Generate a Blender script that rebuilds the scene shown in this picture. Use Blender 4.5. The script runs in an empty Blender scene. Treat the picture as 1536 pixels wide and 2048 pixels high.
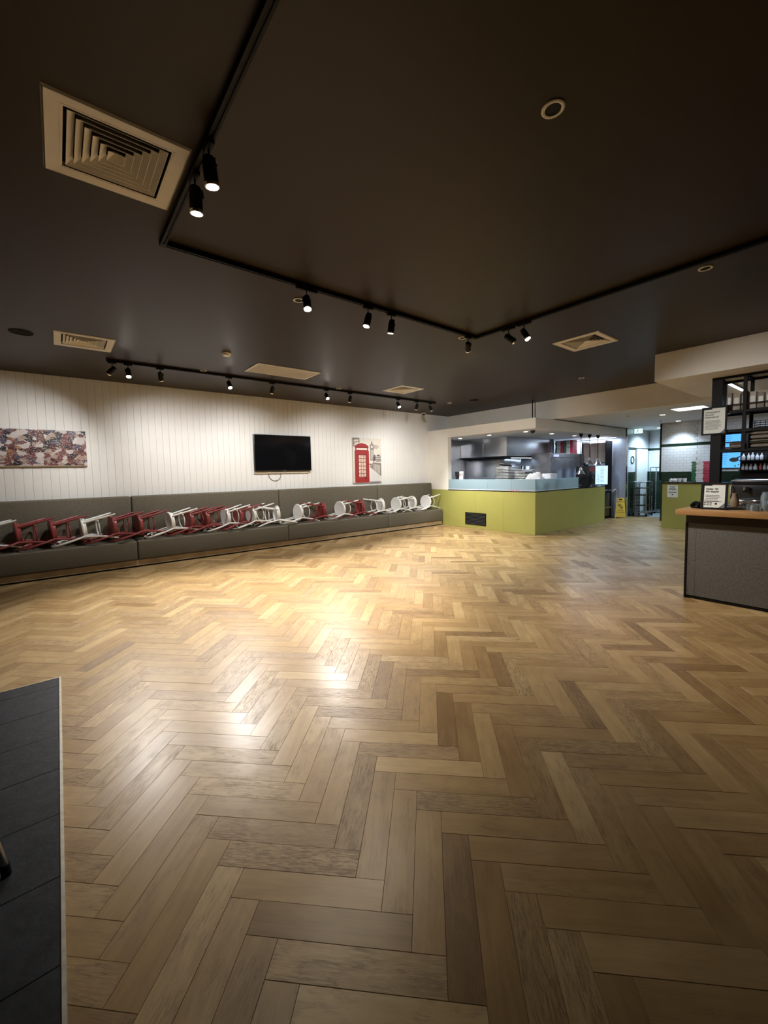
import bpy, bmesh, math, random
from mathutils import Vector, Matrix, Euler

random.seed(7)
S = bpy.context.scene
COL = S.collection
PI = math.pi

# ---------------------------------------------------------------- camera
H = 1.5
FPX, CXP, CYP = 809.97, 768.0, 1001.72
YAW, PIT, ROL = [math.radians(a) for a in (51.23297, -3.94912, -1.17744)]
fw = Vector((math.cos(PIT)*math.cos(YAW), math.cos(PIT)*math.sin(YAW), math.sin(PIT)))
rt0 = Vector((math.sin(YAW), -math.cos(YAW), 0))
up0 = rt0.cross(fw)
rt = rt0*math.cos(ROL) + up0*math.sin(ROL)
up = up0*math.cos(ROL) - rt0*math.sin(ROL)
cam_d = bpy.data.cameras.new('camera')
cam = bpy.data.objects.new('camera', cam_d)
COL.objects.link(cam)
cam.matrix_world = Matrix(((rt.x, up.x, -fw.x, 0), (rt.y, up.y, -fw.y, 0), (rt.z, up.z, -fw.z, H), (0, 0, 0, 1)))
cam_d.sensor_fit = 'VERTICAL'
cam_d.sensor_height = 36.0
cam_d.lens = 36.0*FPX/2048.0
cam_d.shift_y = (CYP-1024.0)/2048.0
cam_d.clip_start = 0.03
cam_d.clip_end = 100
S.camera = cam

def in_view(x, y, z=0.0):
    d = Vector((x, y, z-H)); c = d.dot(fw)
    if c < 0.05: return None
    return CXP+FPX*d.dot(rt)/c, CYP-FPX*d.dot(up)/c, c

# ---------------------------------------------------------------- world, exposure
W = bpy.data.worlds.new('world'); S.world = W
W.use_nodes = True
W.node_tree.nodes['Background'].inputs[0].default_value = (1.0, 0.86, 0.7, 1)
W.node_tree.nodes['Background'].inputs[1].default_value = 0.004
S.view_settings.view_transform = 'Standard'
S.view_settings.look = 'None'
S.view_settings.exposure = 0.78
S.view_settings.gamma = 1.0
S.view_settings.use_curve_mapping = False

WARM = (1.0, 0.86, 0.66)
NEUT = (1.0, 0.985, 0.955)
COOL = (0.72, 0.86, 1.0)

def add_light(name, kind, loc, energy, color, aim=None, **kw):
    d = bpy.data.lights.new(name, kind); d.energy = energy; d.color = color
    for k, v in kw.items(): setattr(d, k, v)
    o = bpy.data.objects.new(name, d); COL.objects.link(o); o.location = loc
    if aim is not None:
        o.rotation_euler = (Vector(aim)-Vector(loc)).to_track_quat('-Z', 'Y').to_euler()
    return o

# ---------------------------------------------------------------- materials
MATS = {}
def nodes_of(name):
    m = bpy.data.materials.new(name); m.use_nodes = True
    nt = m.node_tree
    return m, nt, nt.nodes['Principled BSDF']

def mat(name, color, rough=0.5, metal=0.0, var=0.08, scale=8.0, bump=0.0, bscale=60.0, coat=0.0, emit=None, estr=0.0, spec=None):
    """Principled with a noise that varies colour a little and an optional fine bump."""
    if name in MATS: return MATS[name]
    m, nt, p = nodes_of(name)
    tc = nt.nodes.new('ShaderNodeTexCoord')
    nz = nt.nodes.new('ShaderNodeTexNoise'); nz.inputs['Scale'].default_value = scale; nz.inputs['Detail'].default_value = 4
    nt.links.new(tc.outputs['Object'], nz.inputs['Vector'])
    rp = nt.nodes.new('ShaderNodeValToRGB')
    rp.color_ramp.elements[0].position = 0.3; rp.color_ramp.elements[1].position = 0.7
    rp.color_ramp.elements[0].color = tuple(max(0, c*(1-var)) for c in color)+(1,)
    rp.color_ramp.elements[1].color = tuple(min(1, c*(1+var)) for c in color)+(1,)
    nt.links.new(nz.outputs['Fac'], rp.inputs['Fac'])
    nt.links.new(rp.outputs['Color'], p.inputs['Base Color'])
    p.inputs['Roughness'].default_value = rough
    p.inputs['Metallic'].default_value = metal
    if spec is not None: p.inputs['Specular IOR Level'].default_value = spec
    if coat: p.inputs['Coat Weight'].default_value = coat
    if emit:
        p.inputs['Emission Color'].default_value = tuple(emit)+(1,); p.inputs['Emission Strength'].default_value = estr
    if bump:
        n2 = nt.nodes.new('ShaderNodeTexNoise'); n2.inputs['Scale'].default_value = bscale; n2.inputs['Detail'].default_value = 3
        nt.links.new(tc.outputs['Object'], n2.inputs['Vector'])
        b = nt.nodes.new('ShaderNodeBump'); b.inputs['Strength'].default_value = bump; b.inputs['Distance'].default_value = 0.004
        nt.links.new(n2.outputs['Fac'], b.inputs['Height']); nt.links.new(b.outputs['Normal'], p.inputs['Normal'])
    MATS[name] = m
    return m

def wood_mat(name, ramp, rough, coat=0.0, worn=True):
    """Oak: grain along U of the UV map, plank tone from the colour attribute 'tone'."""
    m, nt, p = nodes_of(name)
    L = nt.links.new; N = nt.nodes.new
    uv = N('ShaderNodeUVMap')
    at = N('ShaderNodeAttribute'); at.attribute_name = 'tone'
    sep = N('ShaderNodeSeparateColor'); L(at.outputs['Color'], sep.inputs['Color'])
    def noise(sx, sy, sc, det, rg=0.5, dist=0.0):
        mp = N('ShaderNodeMapping'); mp.inputs['Scale'].default_value = (sx, sy, 1); L(uv.outputs['UV'], mp.inputs['Vector'])
        g = N('ShaderNodeTexNoise'); g.inputs['Scale'].default_value = sc; g.inputs['Detail'].default_value = det
        g.inputs['Roughness'].default_value = rg; g.inputs['Distortion'].default_value = dist
        L(mp.outputs['Vector'], g.inputs['Vector']); return g.outputs['Fac']
    def math2(op, x, y):
        n = N('ShaderNodeMath'); n.operation = op
        for i, v in enumerate((x, y)):
            if isinstance(v, (int, float)): n.inputs[i].default_value = v
            else: L(v, n.inputs[i])
        return n.outputs[0]
    def rng(x, a, b, c=0.0, d=1.0):
        n = N('ShaderNodeMapRange'); L(x, n.inputs[0])
        for i, v in enumerate((a, b, c, d)): n.inputs[i+1].default_value = v
        return n.outputs[0]
    fine = noise(3.0, 95.0, 2.0, 5, 0.7)
    broad = noise(1.6, 14.0, 1.5, 4, 0.55, 1.2)
    mott = noise(2.2, 3.0, 2.2, 3)
    v = math2('ADD', math2('MULTIPLY', fine, 0.20), math2('ADD', math2('MULTIPLY', broad, 0.42), math2('MULTIPLY', mott, 0.38)))
    v = math2('ADD', v, math2('MULTIPLY', math2('ADD', sep.outputs['Red'], -0.5), 0.85))
    rp = N('ShaderNodeValToRGB'); cr = rp.color_ramp
    cr.elements[0].position = 0.18; cr.elements[0].color = ramp[0]+(1,)
    cr.elements[1].position = 0.82; cr.elements[1].color = ramp[-1]+(1,)
    for i, c in enumerate(ramp[1:-1]):
        e = cr.elements.new(0.18+0.64*(i+1)/(len(ramp)-1)); e.color = c+(1,)
    L(v, rp.inputs['Fac'])
    col = rp.outputs['Color']
    if worn:
        # worn open-grain patches: streaks gathered in blotches, strong on some planks only
        blotch = rng(math2('ADD', noise(5.0, 11.0, 1.3, 3, 0.6, 0.8), sep.outputs['Green']), 0.66, 1.02)
        streak = rng(noise(9.0, 75.0, 2.0, 4, 0.75, 0.5), 0.44, 0.60)
        ring = rng(noise(2.0, 22.0, 2.2, 2, 0.5, 3.5), 0.50, 0.62)
        w = math2('MULTIPLY', blotch, math2('MAXIMUM', streak, math2('MULTIPLY', ring, 0.8)))
        mc = N('ShaderNodeMix'); mc.data_type = 'RGBA'; L(math2('MULTIPLY', w, 0.72), mc.inputs[0]); L(col, mc.inputs[6])
        mc.inputs[7].default_value = (0.098, 0.050, 0.018, 1); col = mc.outputs[2]
        L(rng(w, 0, 1, rough, rough+0.22), p.inputs['Roughness'])
    else:
        p.inputs['Roughness'].default_value = rough
    p.inputs['Specular IOR Level'].default_value = 0.38
    L(col, p.inputs['Base Color'])
    bp = N('ShaderNodeBump'); bp.inputs['Strength'].default_value = 0.14; bp.inputs['Distance'].default_value = 0.001
    L(math2('ADD', fine, math2('MULTIPLY', broad, 0.7)), bp.inputs['Height']); L(bp.outputs['Normal'], p.inputs['Normal'])
    if coat:
        p.inputs['Coat Weight'].default_value = coat; p.inputs['Coat Roughness'].default_value = 0.25
    MATS[name] = m
    return m

PLANK = wood_mat('oak_parquet', [(0.20, 0.113, 0.043), (0.31, 0.193, 0.081), (0.395, 0.264, 0.120), (0.51, 0.358, 0.178)], 0.34, coat=0.08)
BARWOOD = wood_mat('bar_top_oak', [(0.26, 0.13, 0.045), (0.34, 0.18, 0.068), (0.41, 0.23, 0.095)], 0.4, worn=False)

CEIL = mat('ceiling_charcoal_brown', (0.032, 0.022, 0.0125), 0.42, var=0.05, scale=1.5, spec=0.16)
JOINT = mat('floor_joint_dark', (0.035, 0.022, 0.012), 0.8)
BOARD = mat('board_white_paint', (0.79, 0.775, 0.745), 0.5, var=0.03, scale=3, bump=0.05, bscale=25)
GROOVE = mat('groove_grey', (0.3, 0.29, 0.27), 0.8)  # grey backing that shows in the joints between boards
PLASTER = mat('plaster_warm_white', (0.78, 0.735, 0.65), 0.7, var=0.04, scale=2, bump=0.06, bscale=40)
DARKWALL = mat('charcoal_wall_paint', (0.05, 0.045, 0.04), 0.7)
PLASTERG = mat('plaster_cool_white', (0.66, 0.65, 0.63), 0.7, var=0.03, scale=2, bump=0.05, bscale=40)
FABRIC = mat('banquette_taupe_fabric', (0.135, 0.118, 0.088), 0.85, var=0.12, scale=45, bump=0.35, bscale=420, spec=0.2)
WHITEP = mat('chair_white_lacquer', (0.78, 0.77, 0.74), 0.3, var=0.03)
REDP = mat('chair_red_lacquer', (0.25, 0.045, 0.045), 0.35, var=0.1)
GREEN = mat('counter_olive_green', (0.34, 0.325, 0.085), 0.42, var=0.03, scale=3)
BLACK = mat('matt_black_metal', (0.006, 0.0055, 0.0055), 0.6, var=0.1, spec=0.2)
BLACKG = mat('gloss_black', (0.008, 0.008, 0.009), 0.12, var=0.1)
STEEL = mat('brushed_steel', (0.52, 0.53, 0.56), 0.24, metal=1.0, var=0.06, scale=5, bump=0.04, bscale=160)
STEELD = mat('dark_steel_panel', (0.30, 0.30, 0.32), 0.34, metal=0.75, var=0.1, scale=4)
CHROME = mat('chrome', (0.75, 0.75, 0.76), 0.12, metal=1.0, var=0.02)
VENTW = mat('diffuser_white', (0.72, 0.68, 0.60), 0.55, var=0.03)
VENTD = mat('diffuser_void', (0.012, 0.011, 0.01), 0.9)
SLATE = mat('slate_tile', (0.019, 0.020, 0.024), 0.55, var=0.35, scale=14, bump=0.3, bscale=45, spec=0.22)
TILEW = mat('white_subway_tile', (0.68, 0.69, 0.70), 0.16, var=0.03, scale=6)
GROUT = mat('grey_grout', (0.22, 0.23, 0.24), 0.9)
TILEG = mat('dark_green_tile', (0.010, 0.028, 0.015), 0.25, var=0.2)
STONE = mat('bar_grey_stone', (0.125, 0.118, 0.11), 0.6, var=0.22, scale=60, bump=0.25, bscale=150)
STONED = mat('bar_dark_band', (0.030, 0.024, 0.020), 0.5, var=0.1)
PAPER = mat('paper_white', (0.72, 0.73, 0.68), 0.7, var=0.02)
INK = mat('ink_black', (0.02, 0.02, 0.022), 0.7)
INKG = mat('ink_grey', (0.16, 0.16, 0.165), 0.7)
SCREENOFF = mat('tv_screen_black', (0.004, 0.004, 0.005), 0.1, var=0.05)
PLASTICB = mat('black_plastic', (0.014, 0.014, 0.015), 0.35)
PLASTICW = mat('white_plastic', (0.75, 0.74, 0.70), 0.4, var=0.02)
YELLOW = mat('safety_yellow_plastic', (0.72, 0.50, 0.04), 0.45, var=0.05)
REDPRINT = mat('print_red', (0.32, 0.022, 0.022), 0.55, var=0.12, scale=14)
REDDARK = mat('print_dark_red', (0.14, 0.010, 0.012), 0.55)
PRINTW = mat('print_off_white', (0.68, 0.62, 0.55), 0.6, var=0.06, scale=6)
PRINTG = mat('print_mid_grey', (0.23, 0.20, 0.185), 0.6, var=0.25, scale=22)
PRINTD = mat('print_dark_grey', (0.12, 0.095, 0.095), 0.6, var=0.3, scale=22)
CANVASEDGE = mat('canvas_edge_raw', (0.42, 0.33, 0.25), 0.8)
BOXG = mat('box_green_print', (0.03, 0.14, 0.06), 0.6)
BOXW = mat('box_white_card', (0.66, 0.62, 0.60), 0.6)
BOXR = mat('box_red_print', (0.42, 0.035, 0.07), 0.6)
BOXSHADED = mat('box_white_card_shaded', (0.40, 0.33, 0.29), 0.75, var=0.1)  # plain white boxes, with their shade put into this brown tone
HESSIAN = mat('hessian_cloth', (0.22, 0.18, 0.14), 0.9, var=0.3, scale=60, bump=0.5, bscale=200)
TRAYM = mat('tray_dark_tin', (0.09, 0.075, 0.06), 0.4, metal=0.6)
TRAYE = mat('tray_bright_edge', (0.6, 0.56, 0.5), 0.35, metal=0.6)
CLOTHW = mat('cloth_white', (0.76, 0.75, 0.78), 0.8, var=0.08, scale=12, bump=0.3, bscale=40)
CORDP = mat('cord_pink', (0.55, 0.24, 0.27), 0.6)
BROWN = mat('carafe_brown', (0.25, 0.17, 0.10), 0.5, var=0.15)
BOTTLED = mat('bottle_dark', (0.02, 0.025, 0.022), 0.1)
BOTTLEC = mat('bottle_pale', (0.55, 0.58, 0.66), 0.12)
BOTTLER = mat('bottle_red_label', (0.5, 0.10, 0.09), 0.4)
LED = mat('led_cool', (0.8, 0.9, 1.0), 0.5, emit=(0.62, 0.80, 1.0), estr=6.0)
SPOTE = mat('downlight_lens', (1, 1, 1), 0.5, emit=(1.0, 0.95, 0.88), estr=9.0)
LENS = mat('lamp_lens_lit', (1, 1, 1), 0.3, emit=(1.0, 0.95, 0.86), estr=60.0)
LENSDIM = mat('lamp_lens_dim', (0.3, 0.3, 0.3), 0.2, emit=(1.0, 0.95, 0.86), estr=1.2)
SCREENB = mat('menu_screen_blue', (0.02, 0.02, 0.02), 0.3, emit=(0.10, 0.44, 1.0), estr=0.75)
SHEETGLOW = mat('menu_sheet_lamplit_glow', (0.5, 0.5, 0.5), 0.4, emit=(0.42, 0.68, 1.0), estr=0.75)  # white sheet; the emission imitates cool lamplight falling on it
EXITE = mat('exit_sign_face', (0.5, 0.6, 0.6), 0.4, emit=(0.55, 0.9, 0.88), estr=1.0)
EXITG = mat('exit_sign_green', (0.01, 0.18, 0.12), 0.4)
TINT = mat('menu_screen_ink', (0.02, 0.06, 0.08), 0.5)
TINTG = mat('menu_screen_green', (0.02, 0.20, 0.08), 0.5)

def glass_mat(name, color, rough, frost):
    """Glass pane: clear glass mixed with a frosted (diffuse + translucent) layer."""
    m = bpy.data.materials.new(name); m.use_nodes = True
    nt = m.node_tree; N = nt.nodes.new; L = nt.links.new
    for n in list(nt.nodes): nt.nodes.remove(n)
    out = N('ShaderNodeOutputMaterial')
    tc = N('ShaderNodeTexCoord'); nz = N('ShaderNodeTexNoise'); nz.inputs['Scale'].default_value = 2.0
    L(tc.outputs['Object'], nz.inputs['Vector'])
    tr = N('ShaderNodeBsdfTransparent'); tr.inputs[0].default_value = (0.92, 0.97, 0.97, 1)
    gl = N('ShaderNodeBsdfGlossy'); gl.inputs['Roughness'].default_value = rough
    lw = N('ShaderNodeFresnel'); lw.inputs['IOR'].default_value = 1.45
    clear = N('ShaderNodeMixShader'); L(lw.outputs[0], clear.inputs[0]); L(tr.outputs[0], clear.inputs[1]); L(gl.outputs[0], clear.inputs[2])
    df = N('ShaderNodeBsdfDiffuse'); tl = N('ShaderNodeBsdfTranslucent')
    df.inputs[0].default_value = color+(1,); tl.inputs[0].default_value = color+(1,)
    fr = N('ShaderNodeMixShader'); fr.inputs[0].default_value = 0.5; L(df.outputs[0], fr.inputs[1]); L(tl.outputs[0], fr.inputs[2])
    rng = N('ShaderNodeMapRange'); rng.inputs[3].default_value = max(0, frost-0.05); rng.inputs[4].default_value = min(1, frost+0.05)
    L(nz.outputs['Fac'], rng.inputs[0])
    mx = N('ShaderNodeMixShader'); L(rng.outputs[0], mx.inputs[0]); L(clear.outputs[0], mx.inputs[1]); L(fr.outputs[0], mx.inputs[2])
    L(mx.outputs[0], out.inputs[0])
    MATS[name] = m
    return m
FROST = glass_mat('frosted_glass_pale_blue', (0.47, 0.60, 0.65), 0.1, 0.80)
CLEARG = glass_mat('drinking_glass', (0.75, 0.80, 0.84), 0.05, 0.18)

def painting_mat():
    m, nt, p = nodes_of('abstract_paint')
    N = nt.nodes.new; L = nt.links.new
    tc = N('ShaderNodeTexCoord')
    mp = N('ShaderNodeMapping'); mp.inputs['Scale'].default_value = (15.0, 1, 19.0); L(tc.outputs['Object'], mp.inputs['Vector'])
    n0 = N('ShaderNodeTexNoise'); n0.inputs['Scale'].default_value = 1.4; n0.inputs['Detail'].default_value = 3; L(mp.outputs[0], n0.inputs['Vector'])
    mxv = N('ShaderNodeMix'); mxv.data_type = 'RGBA'; mxv.inputs[0].default_value = 0.45; L(mp.outputs[0], mxv.inputs[6]); L(n0.outputs['Color'], mxv.inputs[7])
    v = N('ShaderNodeTexVoronoi'); v.inputs['Scale'].default_value = 1.6; v.inputs['Randomness'].default_value = 1.0; L(mxv.outputs[2], v.inputs['Vector'])
    sep = N('ShaderNodeSeparateColor'); L(v.outputs['Color'], sep.inputs[0])
    r = N('ShaderNodeValToRGB'); r.color_ramp.interpolation = 'CONSTANT'
    cols = [(0.0, (0.50, 0.44, 0.42)), (0.18, (0.07, 0.013, 0.013)), (0.34, (0.55, 0.50, 0.50)), (0.42, (0.15, 0.042, 0.038)), (0.55, (0.014, 0.008, 0.010)),
            (0.69, (0.34, 0.24, 0.19)), (0.80, (0.13, 0.055, 0.04)), (0.88, (0.26, 0.10, 0.03)), (0.93, (0.07, 0.06, 0.10))]
    e = r.color_ramp.elements
    e[0].position = 0.0; e[0].color = cols[0][1]+(1,); e[1].position = cols[1][0]; e[1].color = cols[1][1]+(1,)
    for q, c in cols[2:]:
        k = e.new(q); k.color = c+(1,)
    L(sep.outputs[0], r.inputs[0])
    n1 = N('ShaderNodeTexNoise'); n1.inputs['Scale'].default_value = 3.4; n1.inputs['Detail'].default_value = 5; n1.inputs['Distortion'].default_value = 1.5; L(mp.outputs[0], n1.inputs['Vector'])
    r2 = N('ShaderNodeValToRGB'); r2.color_ramp.interpolation = 'CONSTANT'
    r2.color_ramp.elements[0].color = (0, 0, 0, 1); r2.color_ramp.elements[1].color = (1, 1, 1, 1); r2.color_ramp.elements[1].position = 0.59
    L(n1.outputs['Fac'], r2.inputs[0])
    mx = N('ShaderNodeMix'); mx.data_type = 'RGBA'; L(r2.outputs[0], mx.inputs[0]); L(r.outputs[0], mx.inputs[6]); mx.inputs[7].default_value = (0.62, 0.58, 0.58, 1)
    L(mx.outputs[2], p.inputs['Base Color']); p.inputs['Roughness'].default_value = 0.6
    bp = N('ShaderNodeBump'); bp.inputs['Strength'].default_value = 0.3; bp.inputs['Distance'].default_value = 0.004; L(n1.outputs['Fac'], bp.inputs['Height']); L(bp.outputs[0], p.inputs['Normal'])
    return m
PAINT = painting_mat()

# ---------------------------------------------------------------- geometry helpers
class MB:
    """Collects shapes in world coordinates for one mesh."""
    def __init__(self):
        self.bm = bmesh.new(); self.mi = 0
    def _mark(self, faces):
        for f in faces: f.material_index = self.mi
    def m(self, i): self.mi = i; return self
    def box(self, x0, x1, y0, y1, z0, z1, bev=0.0, seg=2):
        if x0 > x1: x0, x1 = x1, x0
        if y0 > y1: y0, y1 = y1, y0
        if z0 > z1: z0, z1 = z1, z0
        v = [self.bm.verts.new(p) for p in ((x0, y0, z0), (x1, y0, z0), (x1, y1, z0), (x0, y1, z0), (x0, y0, z1), (x1, y0, z1), (x1, y1, z1), (x0, y1, z1))]
        fs = [self.bm.faces.new([v[i] for i in q]) for q in ((0, 3, 2, 1), (4, 5, 6, 7), (0, 1, 5, 4), (1, 2, 6, 5), (2, 3, 7, 6), (3, 0, 4, 7))]
        self._mark(fs)
        if bev > 0:
            ed = list({e for f in fs for e in f.edges})
            r = bmesh.ops.bevel(self.bm, geom=ed, offset=bev, segments=seg, profile=0.5, affect='EDGES')
            self._mark(r['faces'])
        return self
    def obox(self, c, half, rot, bev=0.0):
        """oriented box: centre, half sizes, Euler/Matrix."""
        M = rot.to_matrix() if isinstance(rot, Euler) else rot
        c = Vector(c)
        v = []
        for sz in (-1, 1):
            for sx, sy in ((-1, -1), (1, -1), (1, 1), (-1, 1)):
                v.append(self.bm.verts.new(c + M @ Vector((sx*half[0], sy*half[1], sz*half[2]))))
        fs = [self.bm.faces.new([v[i] for i in q]) for q in ((0, 3, 2, 1), (4, 5, 6, 7), (0, 1, 5, 4), (1, 2, 6, 5), (2, 3, 7, 6), (3, 0, 4, 7))]
        self._mark(fs)
        if bev > 0:
            ed = list({e for f in fs for e in f.edges})
            r = bmesh.ops.bevel(self.bm, geom=ed, offset=bev, segments=2, profile=0.5, affect='EDGES'); self._mark(r['faces'])
        return self
    def tube(self, pts, r, seg=8, closed=False, caps=True):
        pts = [Vector(p) for p in pts]; n = len(pts)
        rad = r if isinstance(r, (list, tuple)) else [r]*n
        rings = []; ref = None
        for i, p in enumerate(pts):
            if closed: t = pts[(i+1) % n]-pts[i-1]
            else: t = pts[min(i+1, n-1)]-pts[max(i-1, 0)]
            t.normalize()
            if ref is None:
                ref = Vector((0, 0, 1)) if abs(t.z) < 0.9 else Vector((1, 0, 0))
            a = ref - t*ref.dot(t)
            if a.length < 1e-5: a = Vector((1, 0, 0)) - t*t.x
            a.normalize(); b = t.cross(a); ref = a
            rings.append([self.bm.verts.new(p + (a*math.cos(2*PI*k/seg)+b*math.sin(2*PI*k/seg))*rad[i]) for k in range(seg)])
        fs = []
        for i in range(n if closed else n-1):
            A, Bq = rings[i], rings[(i+1) % n]
            for k in range(seg):
                fs.append(self.bm.faces.new((A[k], A[(k+1) % seg], Bq[(k+1) % seg], Bq[k])))
        if caps and not closed:
            fs.append(self.bm.faces.new(rings[0][::-1])); fs.append(self.bm.faces.new(rings[-1]))
        self._mark(fs)
        return self
    def lathe(self, prof, c=(0, 0, 0), seg=24, axis=None, capb=True, capt=True):
        """profile [(radius, height)] revolved about axis (default z) through c."""
        c = Vector(c)
        ax = Vector(axis).normalized() if axis is not None else Vector((0, 0, 1))
        a = Vector((1, 0, 0)) if abs(ax.x) < 0.9 else Vector((0, 1, 0))
        a = (a-ax*a.dot(ax)).normalized(); b = ax.cross(a)
        rings = [[self.bm.verts.new(c+ax*h+(a*math.cos(2*PI*k/seg)+b*math.sin(2*PI*k/seg))*max(r, 1e-4)) for k in range(seg)] for r, h in prof]
        fs = []
        for A, Bq in zip(rings[:-1], rings[1:]):
            for k in range(seg):
                fs.append(self.bm.faces.new((A[k], A[(k+1) % seg], Bq[(k+1) % seg], Bq[k])))
        if capb: fs.append(self.bm.faces.new(rings[0][::-1]))
        if capt: fs.append(self.bm.faces.new(rings[-1]))
        self._mark(fs)
        return self
    def poly(self, pts):
        f = self.bm.faces.new([self.bm.verts.new(p) for p in pts]); self._mark([f]); return self
    def prism(self, pts, d):
        """polygon extruded by vector d."""
        d = Vector(d); a = [self.bm.verts.new(p) for p in pts]; b = [self.bm.verts.new(Vector(p)+d) for p in pts]
        n = len(a); fs = [self.bm.faces.new(a[::-1]), self.bm.faces.new(b)]
        for i in range(n): fs.append(self.bm.faces.new((a[i], a[(i+1) % n], b[(i+1) % n], b[i])))
        self._mark(fs); return self
    def mesh(self, name, smooth=True, ang=38):
        bmesh.ops.recalc_face_normals(self.bm, faces=self.bm.faces)
        me = bpy.data.meshes.new(name); self.bm.to_mesh(me); self.bm.free()
        if smooth:
            me.shade_smooth(); me.set_sharp_from_angle(angle=math.radians(ang))
        return me

ORD = ['first', 'second', 'third', 'fourth', 'fifth', 'sixth', 'seventh', 'eighth', 'ninth', 'tenth', 'eleventh', 'twelfth', 'thirteenth', 'fourteenth', 'fifteenth', 'sixteenth', 'seventeenth', 'eighteenth', 'nineteenth', 'twentieth']
def nth(k, n, lo='bottom', hi='top'):
    return 'lowest' if k == 0 else ('topmost' if k == n-1 else ORD[k]+' from the '+lo)
WL = {}    # world location of every object built
def tag(o, label=None, cat=None, group=None, kind=None):
    if label: o['label'] = label
    if cat: o['category'] = cat
    if group: o['group'] = group
    if kind: o['kind'] = kind
    return o
def thing(name, label, cat, loc, group=None, kind=None):
    o = bpy.data.objects.new(name, None); COL.objects.link(o); o.location = loc
    o.empty_display_size = 0.1
    WL[o] = Vector(loc)
    return tag(o, label, cat, group, kind)
def obj(name, mb, mats, parent=None, label=None, cat=None, group=None, kind=None, smooth=True):
    me = mb.mesh(name, smooth) if isinstance(mb, MB) else mb
    for x in (mats if isinstance(mats, (list, tuple)) else [mats]): me.materials.append(x)
    o = bpy.data.objects.new(name, me); COL.objects.link(o)
    if parent is not None:
        off = WL[parent]; o.parent = parent; WL[o] = Vector(off)
    else:
        vs = me.vertices
        xs = [v.co.x for v in vs]; ys = [v.co.y for v in vs]; zs = [v.co.z for v in vs]
        off = Vector(((min(xs)+max(xs))/2, (min(ys)+max(ys))/2, min(zs))); o.location = off; WL[o] = off
    me.transform(Matrix.Translation(-off))
    return tag(o, label, cat, group, kind)
def dup(root, loc, rot, label=None, group=None):
    r = root.copy(); COL.objects.link(r); r.location = loc; r.rotation_euler = rot
    if label: r['label'] = label
    if group: r['group'] = group
    for ch in list(root.children):
        c = ch.copy(); COL.objects.link(c); c.parent = r
        for g in list(ch.children):
            d = g.copy(); COL.objects.link(d); d.parent = c
    return r
def text_mesh(s, size, M, bold=0.0, align='LEFT'):
    cu = bpy.data.curves.new('t', 'FONT'); cu.body = s; cu.size = size; cu.align_x = align; cu.extrude = 0.0006; cu.offset = bold
    cu.resolution_u = 3
    o = bpy.data.objects.new('t', cu); COL.objects.link(o)
    bpy.context.view_layer.update()
    me = bpy.data.meshes.new_from_object(o)
    bpy.data.objects.remove(o); bpy.data.curves.remove(cu)
    me.transform(M); me.materials.clear()
    return me
def frameM(o, right, upv):
    r = Vector(right).normalized(); u = Vector(upv).normalized(); n = r.cross(u)
    return Matrix(((r.x, u.x, n.x, o[0]), (r.y, u.y, n.y, o[1]), (r.z, u.z, n.z, o[2]), (0, 0, 0, 1)))

# ================================================================= STRUCTURE
ZC = 3.163         # main ceiling
YW = 8.44          # banquette wall
XK = 8.455         # kitchen front plane
XF = 9.35          # fascia where the ceiling drops
ZL = 2.70          # corridor ceiling
XMIN, YMIN = -3.6, -3.4

VENTS = [(0.337, 2.588), (0.352, 6.196), (5.527, 6.194), (5.507, 2.566)]     # centres of the square diffusers
RET = (2.412, 3.472, 5.905, 6.473)                                            # return air grille
def ceiling_plane():
    holes = [(x-0.232, x+0.232, y-0.232, y+0.232) for x, y in VENTS]+[(RET[0]+0.035, RET[1]-0.035, RET[2]+0.035, RET[3]-0.035)]
    xs = sorted({XMIN, XF+0.1}|{h[0] for h in holes}|{h[1] for h in holes})
    ys = sorted({YMIN, YW+0.15}|{h[2] for h in holes}|{h[3] for h in holes})
    mb = MB()
    for x0, x1 in zip(xs[:-1], xs[1:]):
        for y0, y1 in zip(ys[:-1], ys[1:]):
            cx, cy = (x0+x1)/2, (y0+y1)/2
            if any(h[0] < cx < h[1] and h[2] < cy < h[3] for h in holes): continue
            mb.poly([(x0, y0, ZC), (x0, y1, ZC), (x1, y1, ZC), (x1, y0, ZC)])
    bmesh.ops.remove_doubles(mb.bm, verts=mb.bm.verts, dist=1e-5)
    mb.box(XMIN, XF+0.1, YMIN, YW+0.15, ZC+0.16, ZC+0.26)
    return mb
obj('ceiling', ceiling_plane(), CEIL, kind='structure')

# ---- banquette wall of vertical boards
wl = obj('wall_left', MB().box(XMIN, 9.6, YW+0.012, YW+0.16, 0, ZC), GROOVE, kind='structure')
PB = 0.1095
bme = MB().box(0.0009, PB-0.0009, YW, YW+0.012, 0.0, ZC, bev=0.0028, seg=1).mesh('board', False)
bme.transform(Matrix.Translation((0, -YW, 0))); bme.materials.append(BOARD)
k0 = int(math.floor((-1.8-1.34)/PB)); k1 = int(math.ceil((7.9-1.34)/PB))
for k in range(k0, k1):
    o = bpy.data.objects.new('board', bme); COL.objects.link(o); o.parent = wl
    o.location = Vector((1.34+k*PB, YW, 0)) - WL[wl]
xe = 1.34+k1*PB
obj('board', MB().box(xe, 9.36, YW, YW+0.012, 0, ZC), BOARD, wl)
obj('board', MB().box(XMIN, 1.34+k0*PB, YW, YW+0.012, 0, ZC), BOARD, wl)

obj('wall_back', MB().box(XMIN-0.15, XMIN, YMIN, YW, 0, ZC), DARKWALL, kind='structure')
obj('wall_right', MB().box(XMIN, 16.0, YMIN-0.15, YMIN, 0, ZC), DARKWALL, kind='structure')

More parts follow.
